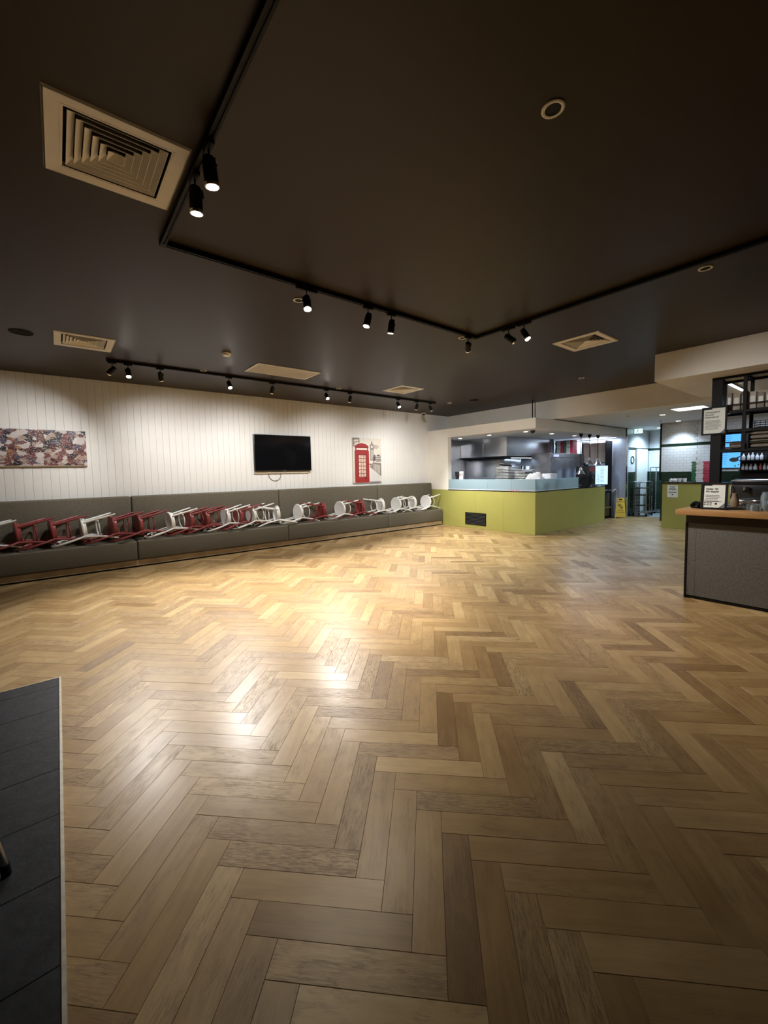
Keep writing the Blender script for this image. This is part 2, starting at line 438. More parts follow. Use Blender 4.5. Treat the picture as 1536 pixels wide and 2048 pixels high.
# ---- floor: base slab with every parquet block as a piece
floor = obj('floor', MB().box(XMIN, 16.0, YMIN, YW, -0.06, -0.0165), JOINT, kind='structure')
LP, WP = 0.5415, 0.1083
R2 = math.sqrt(2)
uax, wax = Vector((1, 1, 0))/R2, Vector((1, -1, 0))/R2
U0, W0 = 1.2756, -0.1782
SX, SY = -0.068, 3.88          # slate corner
def plank_add(bm, uvl, tl, rect, tone, rnd):
    u0, u1, w0, w1, along = rect
    g = 0.00035
    u0 += g; u1 -= g; w0 += g; w1 -= g
    dz = rnd.uniform(-0.0005, 0.0004)
    tilt = [rnd.uniform(-0.0003, 0.0003) for _ in range(4)]
    ch = 0.0007
    def P(u, w, z): v = uax*u+wax*w; return (v.x, v.y, z)
    cor = [(u0, w0, 1, 1), (u1, w0, -1, 1), (u1, w1, -1, -1), (u0, w1, 1, -1)]
    top = [bm.verts.new(P(u+su*ch, w+sw*ch, dz+t)) for (u, w, su, sw), t in zip(cor, tilt)]
    mid = [bm.verts.new(P(u, w, dz-0.0012)) for u, w, _, _ in cor]
    bot = [bm.verts.new(P(u, w, -0.016)) for u, w, _, _ in cor]
    fs = [bm.faces.new(top)]
    for i in range(4):
        j = (i+1) % 4
        fs.append(bm.faces.new((mid[i], mid[j], top[j], top[i])))
        fs.append(bm.faces.new((bot[i], bot[j], mid[j], mid[i])))
    ou, ow = rnd.uniform(0, 40), rnd.uniform(0, 40)
    for f in fs:
        for lp in f.loops:
            c = lp.vert.co; u = c.dot(uax); w = c.dot(wax)
            a, b = (u, w) if along == 'u' else (w, u)
            lp[uvl].uv = (a+ou, b+ow); lp[tl] = tone
rects = []
for i in range(-110, 130):
    for j in range(-8, 26):
        u0 = U0-i*WP+j*LP; w0 = W0+i*WP+j*LP
        rects.append((u0, u0+LP, w0, w0+WP, 'u'))
        rects.append((u0-WP, u0, w0+WP-LP, w0+WP, 'w'))
keep = []
for r in rects:
    c = uax*(r[0]+r[1])/2+wax*(r[2]+r[3])/2
    xs = [(uax*u+wax*w) for u in r[:2] for w in r[2:4]]
    if max(p.x for p in xs) < -2.2 or min(p.x for p in xs) > 14.2 or max(p.y for p in xs) < -2.2 or min(p.y for p in xs) > 7.95: continue
    if min(p.x for p in xs) < XMIN or max(p.x for p in xs) > 15.9 or max(p.y for p in xs) > YW or min(p.y for p in xs) < YMIN: continue
    if max(p.x for p in xs) < SX+0.01 and max(p.y for p in xs) < SY: continue
    if min(p.x for p in xs) > 8.5 and min(p.y for p in xs) > 5.05: continue       # under the kitchen
    if min(p.x for p in xs) > 5.6 and max(p.y for p in xs) < 0.9: continue        # under and behind the bar
    v = in_view(c.x, c.y)
    near = 1e9
    if v and -60 < v[0] < 1596 and 1000 < v[1] < 2120: near = v[2]
    keep.append((near, c, r))
keep.sort(key=lambda t: t[0])
rnd = random.Random(11)
def tone_of():
    t = rnd.gauss(0.52, 0.10)
    if rnd.random() < 0.10: t -= 0.20
    if rnd.random() < 0.08: t += 0.10
    wear = max(0.0, rnd.gauss(0.22, 0.16))
    return (max(0.08, min(0.9, t)), min(0.75, wear), rnd.random(), 1)
def plank_mesh(rs, name):
    bm = bmesh.new(); uvl = bm.loops.layers.uv.new('UVMap'); tl = bm.loops.layers.float_color.new('tone')
    for r in rs: plank_add(bm, uvl, tl, r, tone_of(), rnd)
    bmesh.ops.recalc_face_normals(bm, faces=bm.faces)
    me = bpy.data.meshes.new(name); bm.to_mesh(me); bm.free(); return me
for near, c, r in keep[:300]:
    obj('plank', plank_mesh([r], 'plank'), PLANK, floor)
tag(obj('plank_field', plank_mesh([r for _, _, r in keep[300:]], 'plank_field'), PLANK, floor), kind='stuff')

# ---- slate tiles at the left edge, laid slightly proud, with a metal edge trim
sl = obj('floor_slate', MB().box(XMIN, SX-0.012, YMIN, SY-0.012, -0.0005, 0.0015), JOINT, kind='structure')
yj = [SY-0.014, 3.72, 3.355, 2.995, 2.635, 2.27, 1.9, 1.54, 1.18, 0.82, 0.46, 0.1, -0.26]
for a, b in zip(yj[:-1], yj[1:]):
    xo = random.uniform(0, 0.3)
    xa = SX-0.013
    for w in (0.42+xo, 0.72, 0.72, 0.72):
        obj('slate_tile', MB().box(xa-w+0.0012, xa-0.0012, b+0.0012, a-0.0012, 0.0016, 0.0062+random.uniform(-0.0004, 0.0004), bev=0.0015, seg=1), SLATE, sl)
        xa -= w
obj('trim_1', MB().box(SX-0.011, SX+0.001, YMIN, SY, 0.0012, 0.0078).box(XMIN, SX-0.012, SY-0.011, SY, 0.0012, 0.0078), mat('edge_trim_aluminium', (0.5, 0.46, 0.38), 0.4, metal=0.7, var=0.15, scale=30), kind='structure')

# ---- dropped fascia and corridor ceiling
obj('wall_fascia', MB().box(XF, XF+0.12, YMIN, YW+0.012, ZL, ZC), PLASTER, kind='structure')
obj('ceiling_corridor', MB().box(XF+0.12, 16.0, YMIN, YW, ZL, ZL+0.1), PLASTERG, kind='structure')

# ---- bar soffit
YS = 2.235
obj('wall_bar_soffit', MB().box(7.0, XF-0.002, YMIN, YS, 2.77, ZC-0.002), PLASTER, kind='structure')

# ---- kitchen box: front wall, bulkheads, inner ceiling, inner walls
ZT, ZP = 2.675, 2.44
YJ, YK, XKE = 7.66, 5.02, 13.45
obj('wall_kitchen_front', MB().box(XK, XK+0.14, YJ, YW-0.001, 1.0, ZT).box(XK, XK+0.14, YK, YJ, ZP, ZT).box(XK+0.14, XKE, YK, YK+0.14, ZP, ZT), PLASTER, kind='structure')
obj('ceiling_kitchen', MB().box(XK+0.141, XKE, YK+0.141, YW-0.001, ZP+0.01, ZT), PLASTERG, kind='structure')
obj('wall_kitchen_left', MB().box(XK+0.141, 12.1, 8.30, YW-0.002, 0, ZP), STEELD, kind='structure')
wb = obj('wall_kitchen_back', MB().box(12.12, 12.2, 6.6, 8.299, 0, ZP), STEELD, kind='structure')
yy = 8.295
while yy > 6.7:
    obj('panel', MB().box(12.108, 12.12, yy-0.545, yy-0.006, 1.0, ZP-0.01, bev=0.003, seg=1), mat('kitchen_panel_grey', (0.36, 0.38, 0.42), 0.32, var=0.06), wb)
    yy -= 0.552
obj('wall_kitchen_end', MB().box(XKE-0.05, XKE+0.05, 4.95, YW-0.002, 0, ZP+0.005), mat('coolroom_panel_steel', (0.42, 0.45, 0.54), 0.38, metal=0.35, var=0.06), kind='structure')
obj('trim_2', MB().box(XKE-0.075, XKE-0.051, 4.93, 4.965, 0, ZP), CHROME, kind='structure')

# ---- tiled corridor walls
def tiled(name, axis, pos, a0, a1, z0, z1, singles, facing, tw=0.152, th=0.076):
    """wall in plane axis=pos spanning a0..a1; running-bond tiles proud of the grout, green band and dado."""
    t = 0.1*(-facing)
    mb = MB()
    if axis == 'x': mb.box(pos-facing*0.004, pos+t, a0, a1, z0, z1)
    else: mb.box(a0, a1, pos-facing*0.004, pos+t, z0, z1)
    w = obj(name, mb, GROUT, kind='structure')
    def tb(mb, p0, p1, q0, q1):
        n0, n1 = pos-facing*0.004, pos+facing*0.004
        if axis == 'x': mb.box(n0, n1, p0+0.0015, p1-0.0015, q0+0.0015, q1-0.0015)
        else: mb.box(p0+0.0015, p1-0.0015, n0, n1, q0+0.0015, q1-0.0015)
    rest = {0: MB(), 1: MB()}; cnt = {0: 0, 1: 0}
    z = z0; row = 0
    while z < z1-0.02:
        zt = min(z+th, z1)
        green = z < 1.36 or 2.065 < z+th/2 < 2.15
        a = a0-(tw/2 if row % 2 else 0)
        while a < a1-0.005:
            p0, p1 = max(a, a0), min(a+tw, a1)
            if p1-p0 > 0.02:
                if singles and z > 1.0:
                    s = MB(); tb(s, p0, p1, z, zt); obj('tile', s, TILEG if green else TILEW, w, smooth=False)
                else:
                    tb(rest[int(green)], p0, p1, z, zt); cnt[int(green)] += 1
            a += tw
        z = zt; row += 1
    for g, mm in ((0, TILEW), (1, TILEG)):
        if cnt[g]: tag(obj('tile_field', rest[g], mm, w, smooth=False), kind='stuff')
        else: rest[g].bm.free()
    return w
tiled('wall_corridor_front', 'x', 13.10, 3.155, 3.97, 0, ZL, True, -1)
tiled('wall_corridor_pier', 'x', 13.00, YMIN, 3.15, 0, ZL, False, -1)
tiled('wall_corridor_left', 'y', 5.0, XKE+0.06, 15.3, 0, ZL, False, -1)
tiled('wall_corridor_end', 'x', 15.3, 3.5, 4.99, 0, ZL, False, -1)
obj('trim_3', MB().box(13.04, 13.20, 3.972, 3.995, 1.14, ZL), BLACK, kind='structure')
obj('floor_corridor', MB().box(13.95, 15.29, 3.6, 4.98, 0.001, 0.005), mat('corridor_grey_vinyl', (0.30, 0.32, 0.34), 0.3), kind='structure')

d1 = obj('door_1', MB().box(14.25, 15.0, 4.955, 4.992, 0.005, 2.02, bev=0.004, seg=1), PLASTICW, kind='structure')
obj('door_frame', MB().box(14.18, 14.25, 4.95, 4.994, 0.005, 2.09).box(15.0, 15.07, 4.95, 4.994, 0.005, 2.09).box(14.25, 15.0, 4.95, 4.994, 2.02, 2.09), PLASTICW, d1)
obj('door_handle', MB().tube([(14.33, 4.955, 1.02), (14.33, 4.915, 1.02), (14.43, 4.915, 1.02)], 0.009), CHROME, d1)

# ================================================================= BANQUETTE
def cushion(x0, x1, y0, y1, z0, z1, bev): return MB().box(x0+0.004, x1-0.004, y0, y1, z0, z1, bev=bev, seg=4)
bx = [-1.75, 0.98, 3.72, 6.43, 8.425]
bl = ['taupe upholstered banquette section at the left edge under the abstract painting', 'taupe upholstered banquette section between the painting and the television',
      'taupe upholstered banquette section below the television', 'taupe upholstered banquette section ending at the green counter']
for (a, b), lab in zip(zip(bx[:-1], bx[1:]), bl):
    t = thing('banquette', lab, 'bench', ((a+b)/2, 8.1, 0), 'banquette sections along the wall')
    obj('seat', cushion(a, b, 7.835, 8.27, 0.125, 0.448, 0.028), FABRIC, t)
    obj('backrest', cushion(a, b, 8.262, YW-0.004, 0.30, 1.185, 0.03), FABRIC, t)
    obj('base', MB().box(a, b, 7.90, YW-0.004, 0.002, 0.124), mat('banquette_plinth_oak', (0.56, 0.43, 0.28), 0.5, var=0.15, scale=6), t)
obj('baseboard_left', MB().box(-1.75, 8.40, 7.872, 7.898, 0.028, 0.118), MATS['banquette_plinth_oak'], kind='structure')
obj('trim_4', MB().box(-1.75, 8.40, 7.880, 7.8985, 0.0015, 0.027), BLACK, kind='structure')

# ================================================================= CHAIRS (bentwood, lying on their backs)
def catmull(P, n=6):
    P = [Vector(p) for p in P]; out = []
    for i in range(len(P)-1):
        p0 = P[max(i-1, 0)]; p1 = P[i]; p2 = P[i+1]; p3 = P[min(i+2, len(P)-1)]
        for k in range(n):
            t = k/n
            out.append(0.5*((2*p1)+(-p0+p2)*t+(2*p0-5*p1+4*p2-p3)*t*t+(-p0+3*p1-3*p2+p3)*t**3))
    out.append(P[-1]); return out
def make_chair(colname, m):
    t = thing('bentwood_chair', 'x', 'chair', (0, 0, 0), 'bentwood chairs lying on the banquette')
    s = MB()
    s.lathe([(0.155, 0.432), (0.178, 0.434), (0.186, 0.443), (0.186, 0.456), (0.181, 0.463), (0.165, 0.465), (0.150, 0.461), (0.10, 0.455), (0.0, 0.452)], seg=28)
    obj('seat', s, m, t)
    obj('seat_ring', MB().lathe([(0.150, 0.402), (0.166, 0.402), (0.166, 0.433), (0.150, 0.433), (0.150, 0.402)], seg=28, capb=False, capt=False), m, t)
    for sx in (-1, 1):
        obj('leg', MB().tube(catmull([(sx*0.128, -0.112, 0.428), (sx*0.140, -0.132, 0.30), (sx*0.158, -0.158, 0.15), (sx*0.176, -0.186, 0.0)], 4), [0.0165]*9+[0.0150, 0.0140, 0.0130, 0.0120]), m, t)
    for sx in (-1, 1):
        obj('leg', MB().tube(catmull([(sx*0.150, 0.105, 0.452), (sx*0.150, 0.128, 0.32), (sx*0.158, 0.160, 0.16), (sx*0.174, 0.212, 0.0)], 4), [0.0165]*9+[0.0150, 0.0140, 0.0130, 0.0120]), m, t)
    hoop = [(-0.150, 0.105, 0.440), (-0.176, 0.128, 0.54), (-0.192, 0.150, 0.65), (-0.178, 0.172, 0.755), (-0.118, 0.190, 0.830), (0, 0.197, 0.856),
            (0.118, 0.190, 0.830), (0.178, 0.172, 0.755), (0.192, 0.150, 0.65), (0.176, 0.128, 0.54), (0.150, 0.105, 0.440)]
    b = obj('backrest', MB().tube(catmull(hoop, 4), 0.0145), m, t)
    inner = [(-0.080, 0.130, 0.462), (-0.104, 0.142, 0.56), (-0.108, 0.156, 0.65), (-0.080, 0.168, 0.725), (0, 0.174, 0.757),
             (0.080, 0.168, 0.725), (0.108, 0.156, 0.65), (0.104, 0.142, 0.56), (0.080, 0.130, 0.462)]
    obj('inner_hoop', MB().tube(catmull(inner, 4), 0.0105), m, b)
    ring = [(0.142*math.cos(a), 0.142*math.sin(a), 0.235) for a in [2*PI*k/28 for k in range(28)]]
    obj('stretcher_ring', MB().tube(ring, 0.0095, closed=True), m, t)
    return t
white0 = make_chair('white', WHITEP); red0 = make_chair('red', REDP)
chairs = [  # seat x, legs point +x(1) / -x(-1), colour, label
 (-0.95, 1, 'w', 'white bentwood chair cut off by the left edge of the picture'),
 (-0.52, 1, 'r', 'red bentwood chair nearest the left edge on the banquette'),
 (-0.12, 1, 'r', 'second red bentwood chair from the left, just left of a white chair'),
 (0.26, 1, 'w', 'white bentwood chair between two pairs of red chairs, under the painting end'),
 (0.66, 1, 'r', 'red bentwood chair right of the lone white chair, before the first seat joint'),
 (1.03, 1, 'r', 'red bentwood chair just past the first banquette seat joint'),
 (1.52, 1, 'w', 'white bentwood chair with its two red neighbours close on the right'),
 (1.84, 1, 'r', 'left one of two adjoining red bentwood chairs left of the television'),
 (2.12, 1, 'r', 'right one of two adjoining red bentwood chairs left of the television'),
 (2.50, 1, 'w', 'white bentwood chair with round seat showing, left of a single red chair'),
 (2.74, 1, 'r', 'single red bentwood chair squeezed between two white chairs'),
 (3.00, 1, 'w', 'white bentwood chair whose legs meet a chair facing it, below the television'),
 (3.56, -1, 'w', 'white bentwood chair with legs pointing left, just left of the second seat joint'),
 (4.05, 1, 'w', 'white bentwood chair with legs towards a red chair, below the right end of the television'),
 (4.66, -1, 'r', 'red bentwood chair with legs pointing left, right of the television'),
 (5.13, 1, 'w', 'white bentwood chair with legs towards a red chair, below the phone box print'),
 (5.73, -1, 'r', 'rightmost red bentwood chair, below the phone box print'),
 (6.36, -1, 'w', 'white bentwood chair with legs pointing left, right of the rightmost red chair'),
 (6.87, 1, 'w', 'third white bentwood chair from the green counter, seat facing the room'),
 (7.46, -1, 'w', 'second white bentwood chair from the green counter, legs pointing left'),
 (7.95, 1, 'w', 'rightmost white bentwood chair, beside the green counter'),
]
first = {'w': True, 'r': True}
crnd = random.Random(5)
for sx, d, c, lab in chairs:
    # local z -> -d*x (legs towards +d*x), local +y (back) -> down
    zv = Vector((-d, 0, 0)); yv = Vector((0, 0, -1)); xv = yv.cross(zv)
    M = Matrix(((xv.x, yv.x, zv.x), (xv.y, yv.y, zv.y), (xv.z, yv.z, zv.z)))
    yaw = math.radians(crnd.uniform(4.5, 8.5))*d
    M = Matrix.Rotation(yaw, 3, 'Z') @ M
    tilt = math.radians(4.2) if sx < 3.2 else 0.0
    if tilt: M = Matrix.Rotation(-tilt*d, 3, 'Y') @ M
    off = M @ Vector((0, 0, 0.445))
    base = Vector((sx, 8.05+crnd.uniform(-0.01, 0.008), 0.4505+0.224+(0.026 if sx < 3.2 else 0.0)))
    loc = base-off
    rot = M.to_euler()
    src = white0 if c == 'w' else red0
    if first[c]:
        first[c] = False; src.location = loc; src.rotation_euler = rot; src['label'] = lab
    else:
        dup(src, loc, rot, lab)
cup = thing('drinking_cup', 'small clear plastic cup lying among the chairs below the phone box print', 'cup', (4.93, 7.90, 0.452))
obj('body', MB().lathe([(0.030, 0.0), (0.042, 0.09), (0.040, 0.09), (0.028, 0.004)], (4.93, 7.90, 0.452), 16, capt=True, capb=True), CLEARG, cup)
obj('rim', MB().tube([(4.93+0.042*math.cos(2*PI*k/16), 7.90+0.042*math.sin(2*PI*k/16), 0.543) for k in range(16)], 0.002, 5, True), CLEARG, cup)

# ================================================================= ON THE WALL
tv = thing('television', 'wide black wall television, switched off', 'television', (3.925, YW-0.05, 1.585))
obj('casing', MB().box(3.255, 4.595, YW-0.065, YW-0.012, 1.588, 2.372, bev=0.006), PLASTICB, tv)
obj('screen', MB().box(3.266, 4.584, YW-0.0668, YW-0.064, 1.606, 2.361), SCREENOFF, tv)
obj('bracket', MB().box(3.6, 4.25, YW-0.012, YW-0.001, 1.7, 2.2), BLACK, tv)
obj('logo', MB().box(3.905, 3.945, YW-0.0668, YW-0.064, 1.592, 1.600), mat('logo_grey', (0.4, 0.4, 0.4), 0.4), tv)
obj('wall_ledge', MB().box(3.25, 4.55, YW-0.03, YW-0.0005, 1.538, 1.585, bev=0.003), mat('ledge_cream', (0.62, 0.54, 0.42), 0.6), label='thin cream ledge on the wall right under the television', cat='ledge')
obj('power_cable', MB().tube(catmull([(3.57, YW-0.02, 1.60), (3.575, YW-0.012, 1.50), (3.63, YW-0.01, 1.41), (3.72, YW-0.01, 1.375), (3.80, YW-0.01, 1.40), (3.85, YW-0.012, 1.47), (3.855, YW-0.02, 1.60)], 5), 0.005, 6), PLASTICB, label='thin black cable looping below the television', cat='cable')

pt = thing('abstract_painting', 'long abstract canvas in maroon, white and black at the left edge', 'painting', (-0.49, YW-0.02, 1.72))
obj('canvas', MB().box(-1.39, 0.405, YW-0.042, YW-0.006, 1.727, 2.29, bev=0.003), PAINT, pt)
obj('edge_strip', MB().box(-1.392, 0.407, YW-0.040, YW-0.004, 1.715, 1.7265), CANVASEDGE, pt)
obj('title_card', MB().box(-0.145, 0.005, YW-0.004, YW-0.0005, 1.668, 1.690), PAPER, label='tiny white title card under the abstract painting', cat='card')

pp = thing('phone_box_print', 'canvas print of a red telephone box with a grey clock tower', 'picture', (6.235, YW-0.02, 1.255))
PX0, PX1, PZ0, PZ1 = 5.782, 6.682, 1.255, 2.396
obj('canvas', MB().box(PX0, PX1, YW-0.036, YW-0.004, PZ0, PZ1, bev=0.002), PRINTW, pp)
LAYER = [0]
def flat(name, polys, m):
    """flat printed shapes on the canvas, (u right, v up) in 0..1"""
    LAYER[0] += 1
    mb = MB()
    for P in polys:
        mb.poly([(PX0+u*(PX1-PX0), YW-0.0362-0.0002*LAYER[0], PZ0+v*(PZ1-PZ0)) for u, v in P])
    return obj(name, mb, m, pp, smooth=False)
def rc(u0, u1, v0, v1): return [(u0, v0), (u1, v0), (u1, v1), (u0, v1)]
flat('printed_tree', [[(0.0, 1.0), (0.0, 0.80), (0.06, 0.82), (0.04, 0.95), (0.20, 0.97), (0.19, 0.89), (0.24, 0.89), (0.23, 1.0)], rc(0.06, 0.09, 0.86, 0.93), rc(0.11, 0.17, 0.90, 0.93)], PRINTG)
flat('printed_clouds', [[(0.80+0.1*math.cos(a)*1.1, 0.81+0.05*math.sin(a)) for a in [2*PI*k/12 for k in range(12)]]], mat('print_pale_grey', (0.42, 0.38, 0.33), 0.6, var=0.15, scale=20))
flat('printed_tower', [rc(0.60, 0.73, 0.50, 0.76), [(0.595, 0.76), (0.735, 0.76), (0.735, 0.86), (0.70, 0.87), (0.63, 0.87), (0.595, 0.86)], [(0.63, 0.87), (0.70, 0.87), (0.68, 0.92), (0.665, 0.96), (0.65, 0.92)]], PRINTG)
flat('printed_clock_face', [[(0.665+0.035*math.cos(a), 0.81+0.03*math.sin(a)) for a in [2*PI*k/14 for k in range(14)]], rc(0.63, 0.645, 0.52, 0.74), rc(0.665, 0.68, 0.52, 0.74), rc(0.695, 0.71, 0.56, 0.74)], PRINTW)
flat('printed_buildings', [[(0.70, 0.47), (0.80, 0.50), (0.80, 0.60), (0.77, 0.64), (0.74, 0.63), (0.70, 0.58)], rc(0.81, 0.99, 0.515, 0.535), rc(0.81, 0.99, 0.555, 0.575), rc(0.83, 0.99, 0.595, 0.612), rc(0.81, 0.99, 0.48, 0.50), [(0.84, 0.61), (0.85, 0.645), (0.87, 0.62), (0.90, 0.63), (0.92, 0.65), (0.94, 0.61)], rc(0.56, 0.63, 0.40, 0.43)], PRINTD)
flat('printed_parapet', [[(0.57, 0.36), (0.70, 0.46), (0.99, 0.44), (0.99, 0.14), (0.80, 0.24)]], PRINTG)
flat('printed_road', [[(0.57, 0.355), (0.57, 0.0), (0.99, 0.0), (0.99, 0.13), (0.75, 0.25)]], mat('print_road_white', (0.66, 0.63, 0.62), 0.6, var=0.05))
flat('printed_balusters', [[(0.72+0.05*k, 0.27-0.018*k), (0.74+0.05*k, 0.265-0.018*k), (0.74+0.05*k, 0.42-0.006*k), (0.72+0.05*k, 0.425-0.006*k)] for k in range(5)], PRINTW)
flat('printed_kerb', [rc(0.56, 0.97, 0.0, 0.025)], PRINTG)
flat('printed_phone_box', [rc(0.06, 0.555, 0.008, 0.715), [(0.08, 0.715), (0.53, 0.715), (0.53, 0.79), (0.545, 0.80), (0.545, 0.82), (0.45, 0.865), (0.30, 0.885), (0.17, 0.865), (0.06, 0.82), (0.06, 0.80), (0.08, 0.79)]], REDPRINT)
flat('printed_shadow_lines', [rc(0.06, 0.545, 0.785, 0.798), rc(0.06, 0.075, 0.01, 0.71), rc(0.17, 0.19, 0.13, 0.64), rc(0.44, 0.46, 0.08, 0.64), rc(0.17, 0.46, 0.63, 0.645), rc(0.40, 0.45, 0.08, 0.13)], REDDARK)
flat('printed_sign_band', [rc(0.125, 0.49, 0.735, 0.775)], PRINTW)
flat('printed_window_panes', [rc(0.195+0.085*i, 0.265+0.085*i, 0.14+0.082*j, 0.205+0.082*j) for i in range(3) for j in range(6)], mat('print_pane_cream', (0.60, 0.50, 0.40), 0.6, var=0.3, scale=24))

obj('light_switch', MB().box(XK-0.010, XK-0.0005, 7.872, 7.948, 1.435, 1.545, bev=0.003).box(XK-0.014, XK-0.010, 7.892, 7.928, 1.50, 1.532), PLASTICW, label='white switch plate on the wall beside the kitchen opening', cat='switch')

# ================================================================= CEILING FITTINGS
def sq_ring(mb, c, ho, zo, hi, zi, th=0.0018):
    """square frustum sheet between half size ho at zo and hi at zi."""
    q = [(-1, -1), (1, -1), (1, 1), (-1, 1)]
    A = [mb.bm.verts.new((c[0]+s*ho, c[1]+t*ho, zo)) for s, t in q]
    Bv = [mb.bm.verts.new((c[0]+s*hi, c[1]+t*hi, zi)) for s, t in q]
    C = [mb.bm.verts.new((c[0]+s*(ho-th), c[1]+t*(ho-th), zo)) for s, t in q]
    D = [mb.bm.verts.new((c[0]+s*(hi-th), c[1]+t*(hi-th), zi)) for s, t in q]
    for i in range(4):
        j = (i+1) % 4
        for a in ((A[i], A[j], Bv[j], Bv[i]), (C[j], C[i], D[i], D[j]), (A[j], A[i], C[i], C[j]), (Bv[i], Bv[j], D[j], D[i])): mb.bm.faces.new(a)
def diffuser(c, lab):
    t = thing('ceiling_diffuser', lab, 'vent', (c[0], c[1], ZC), 'square four-way ceiling diffusers')
    f = MB(); h = 0.2975
    sq_ring(f, c, h, ZC-0.0005, h-0.006, ZC-0.009, 0.003)
    sq_ring(f, c, h-0.006, ZC-0.009, 0.224, ZC-0.004, 0.004)
    sq_ring(f, c, 0.232, ZC-0.006, 0.228, ZC+0.02, 0.004)
    obj('frame', f, VENTW, t, smooth=False)
    for k in range(6):
        b = MB(); ho = 0.206-0.0335*k
        sq_ring(b, c, ho, ZC-0.004, max(ho-0.030, 0.004), ZC+0.024)
        obj('blade', b, VENTW, t, smooth=False)
    v = MB()
    for s in ((-1, 0), (1, 0), (0, -1), (0, 1)):
        x0, x1 = (c[0]-0.232, c[0]+0.232) if s[0] == 0 else ((c[0]+s[0]*0.232, c[0]+s[0]*0.236))
        y0, y1 = (c[1]-0.232, c[1]+0.232) if s[1] == 0 else ((c[1]+s[1]*0.232, c[1]+s[1]*0.236))
        v.box(min(x0, x1), max(x0, x1), min(y0, y1), max(y0, y1), ZC+0.02, ZC+0.14)
    v.box(c[0]-0.236, c[0]+0.236, c[1]-0.236, c[1]+0.236, ZC+0.14, ZC+0.15)
    obj('duct_box', v, VENTD, t, smooth=False)
for c, lab in zip(VENTS, ['large square white ceiling diffuser nearest the camera, top left', 'square white ceiling diffuser above the left end of the wall track',
                          'square white ceiling diffuser above the right end of the wall track', 'square white ceiling diffuser in front of the kitchen, right of the track corner']):
    diffuser(c, lab)
t = thing('return_grille', 'long rectangular off-white return air grille in the ceiling', 'vent', ((RET[0]+RET[1])/2, (RET[2]+RET[3])/2, ZC))
f = MB(); w = 0.03
f.box(RET[0], RET[1], RET[2], RET[2]+w, ZC-0.008, ZC-0.0005).box(RET[0], RET[1], RET[3]-w, RET[3], ZC-0.008, ZC-0.0005).box(RET[0], RET[0]+w, RET[2]+w, RET[3]-w, ZC-0.008, ZC-0.0005).box(RET[1]-w, RET[1], RET[2]+w, RET[3]-w, ZC-0.008, ZC-0.0005)
obj('frame', f, VENTW, t, smooth=False)
g = MB()
n = 36
for k in range(1, n): x = RET[0]+0.03+(RET[1]-RET[0]-0.06)*k/n; g.box(x-0.006, x+0.006, RET[2]+w, RET[3]-w, ZC-0.004, ZC+0.008)
n = 20
for k in range(1, n): y = RET[2]+0.03+(RET[3]-RET[2]-0.06)*k/n; g.box(RET[0]+w, RET[1]-w, y-0.006, y+0.006, ZC-0.004, ZC+0.008)
tag(obj('grille_mesh', g, VENTW, t, smooth=False), kind='stuff')
obj('duct_box', MB().box(RET[0]+0.03, RET[1]-0.03, RET[2]+0.03, RET[3]-0.03, ZC+0.05, ZC+0.06), mat('grille_back_grey', (0.10, 0.09, 0.075), 0.9), t)

# ---- tracks
XT1, XT2, YT = 0.675, 4.135, 3.265
YT2 = 6.88
def rail(mb, x0, x1, y0, y1):
    """two-channel rail hung just under the ceiling"""
    mb.box(x0, x1, y0, y1, ZC-0.030, ZC-0.0005)
    if abs(x1-x0) > abs(y1-y0):
        yc = (y0+y1)/2; mb.box(x0, x1, y0, yc-0.006, ZC-0.036, ZC-0.030); mb.box(x0, x1, yc+0.006, y1, ZC-0.036, ZC-0.030)
    else:
        xc = (x0+x1)/2; mb.box(x0, xc-0.006, y0, y1, ZC-0.036, ZC-0.030); mb.box(xc+0.006, x1, y0, y1, ZC-0.036, ZC-0.030)
    return mb
t = thing('lighting_track', 'black U-shaped ceiling lighting track over the middle of the room', 'track', (XT1, YT, ZC))
obj('rail', rail(MB(), XT1-0.018, XT1+0.018, -1.6, YT-0.03), BLACK, t)
obj('rail', rail(MB(), XT1+0.0, XT2+0.018, YT-0.018, YT+0.018), BLACK, t)
obj('rail', rail(MB(), XT2-0.018, XT2+0.018, -1.6, YT-0.02), BLACK, t)
obj('end_cap', MB().box(XT1-0.02, XT1+0.02, YT-0.03, YT+0.02, ZC-0.037, ZC-0.0005), BLACK, t)
t = thing('lighting_track', 'black straight ceiling lighting track along the banquette wall', 'track', (3.9, YT2, ZC))
obj('rail', rail(MB(), 0.64, 7.15, YT2-0.018, YT2+0.018), BLACK, t)
obj('end_cap', MB().box(0.625, 0.6405, YT2-0.02, YT2+0.02, ZC-0.037, ZC-0.0005).box(7.1495, 7.165, YT2-0.02, YT2+0.02, ZC-0.037, ZC-0.0005), BLACK, t)

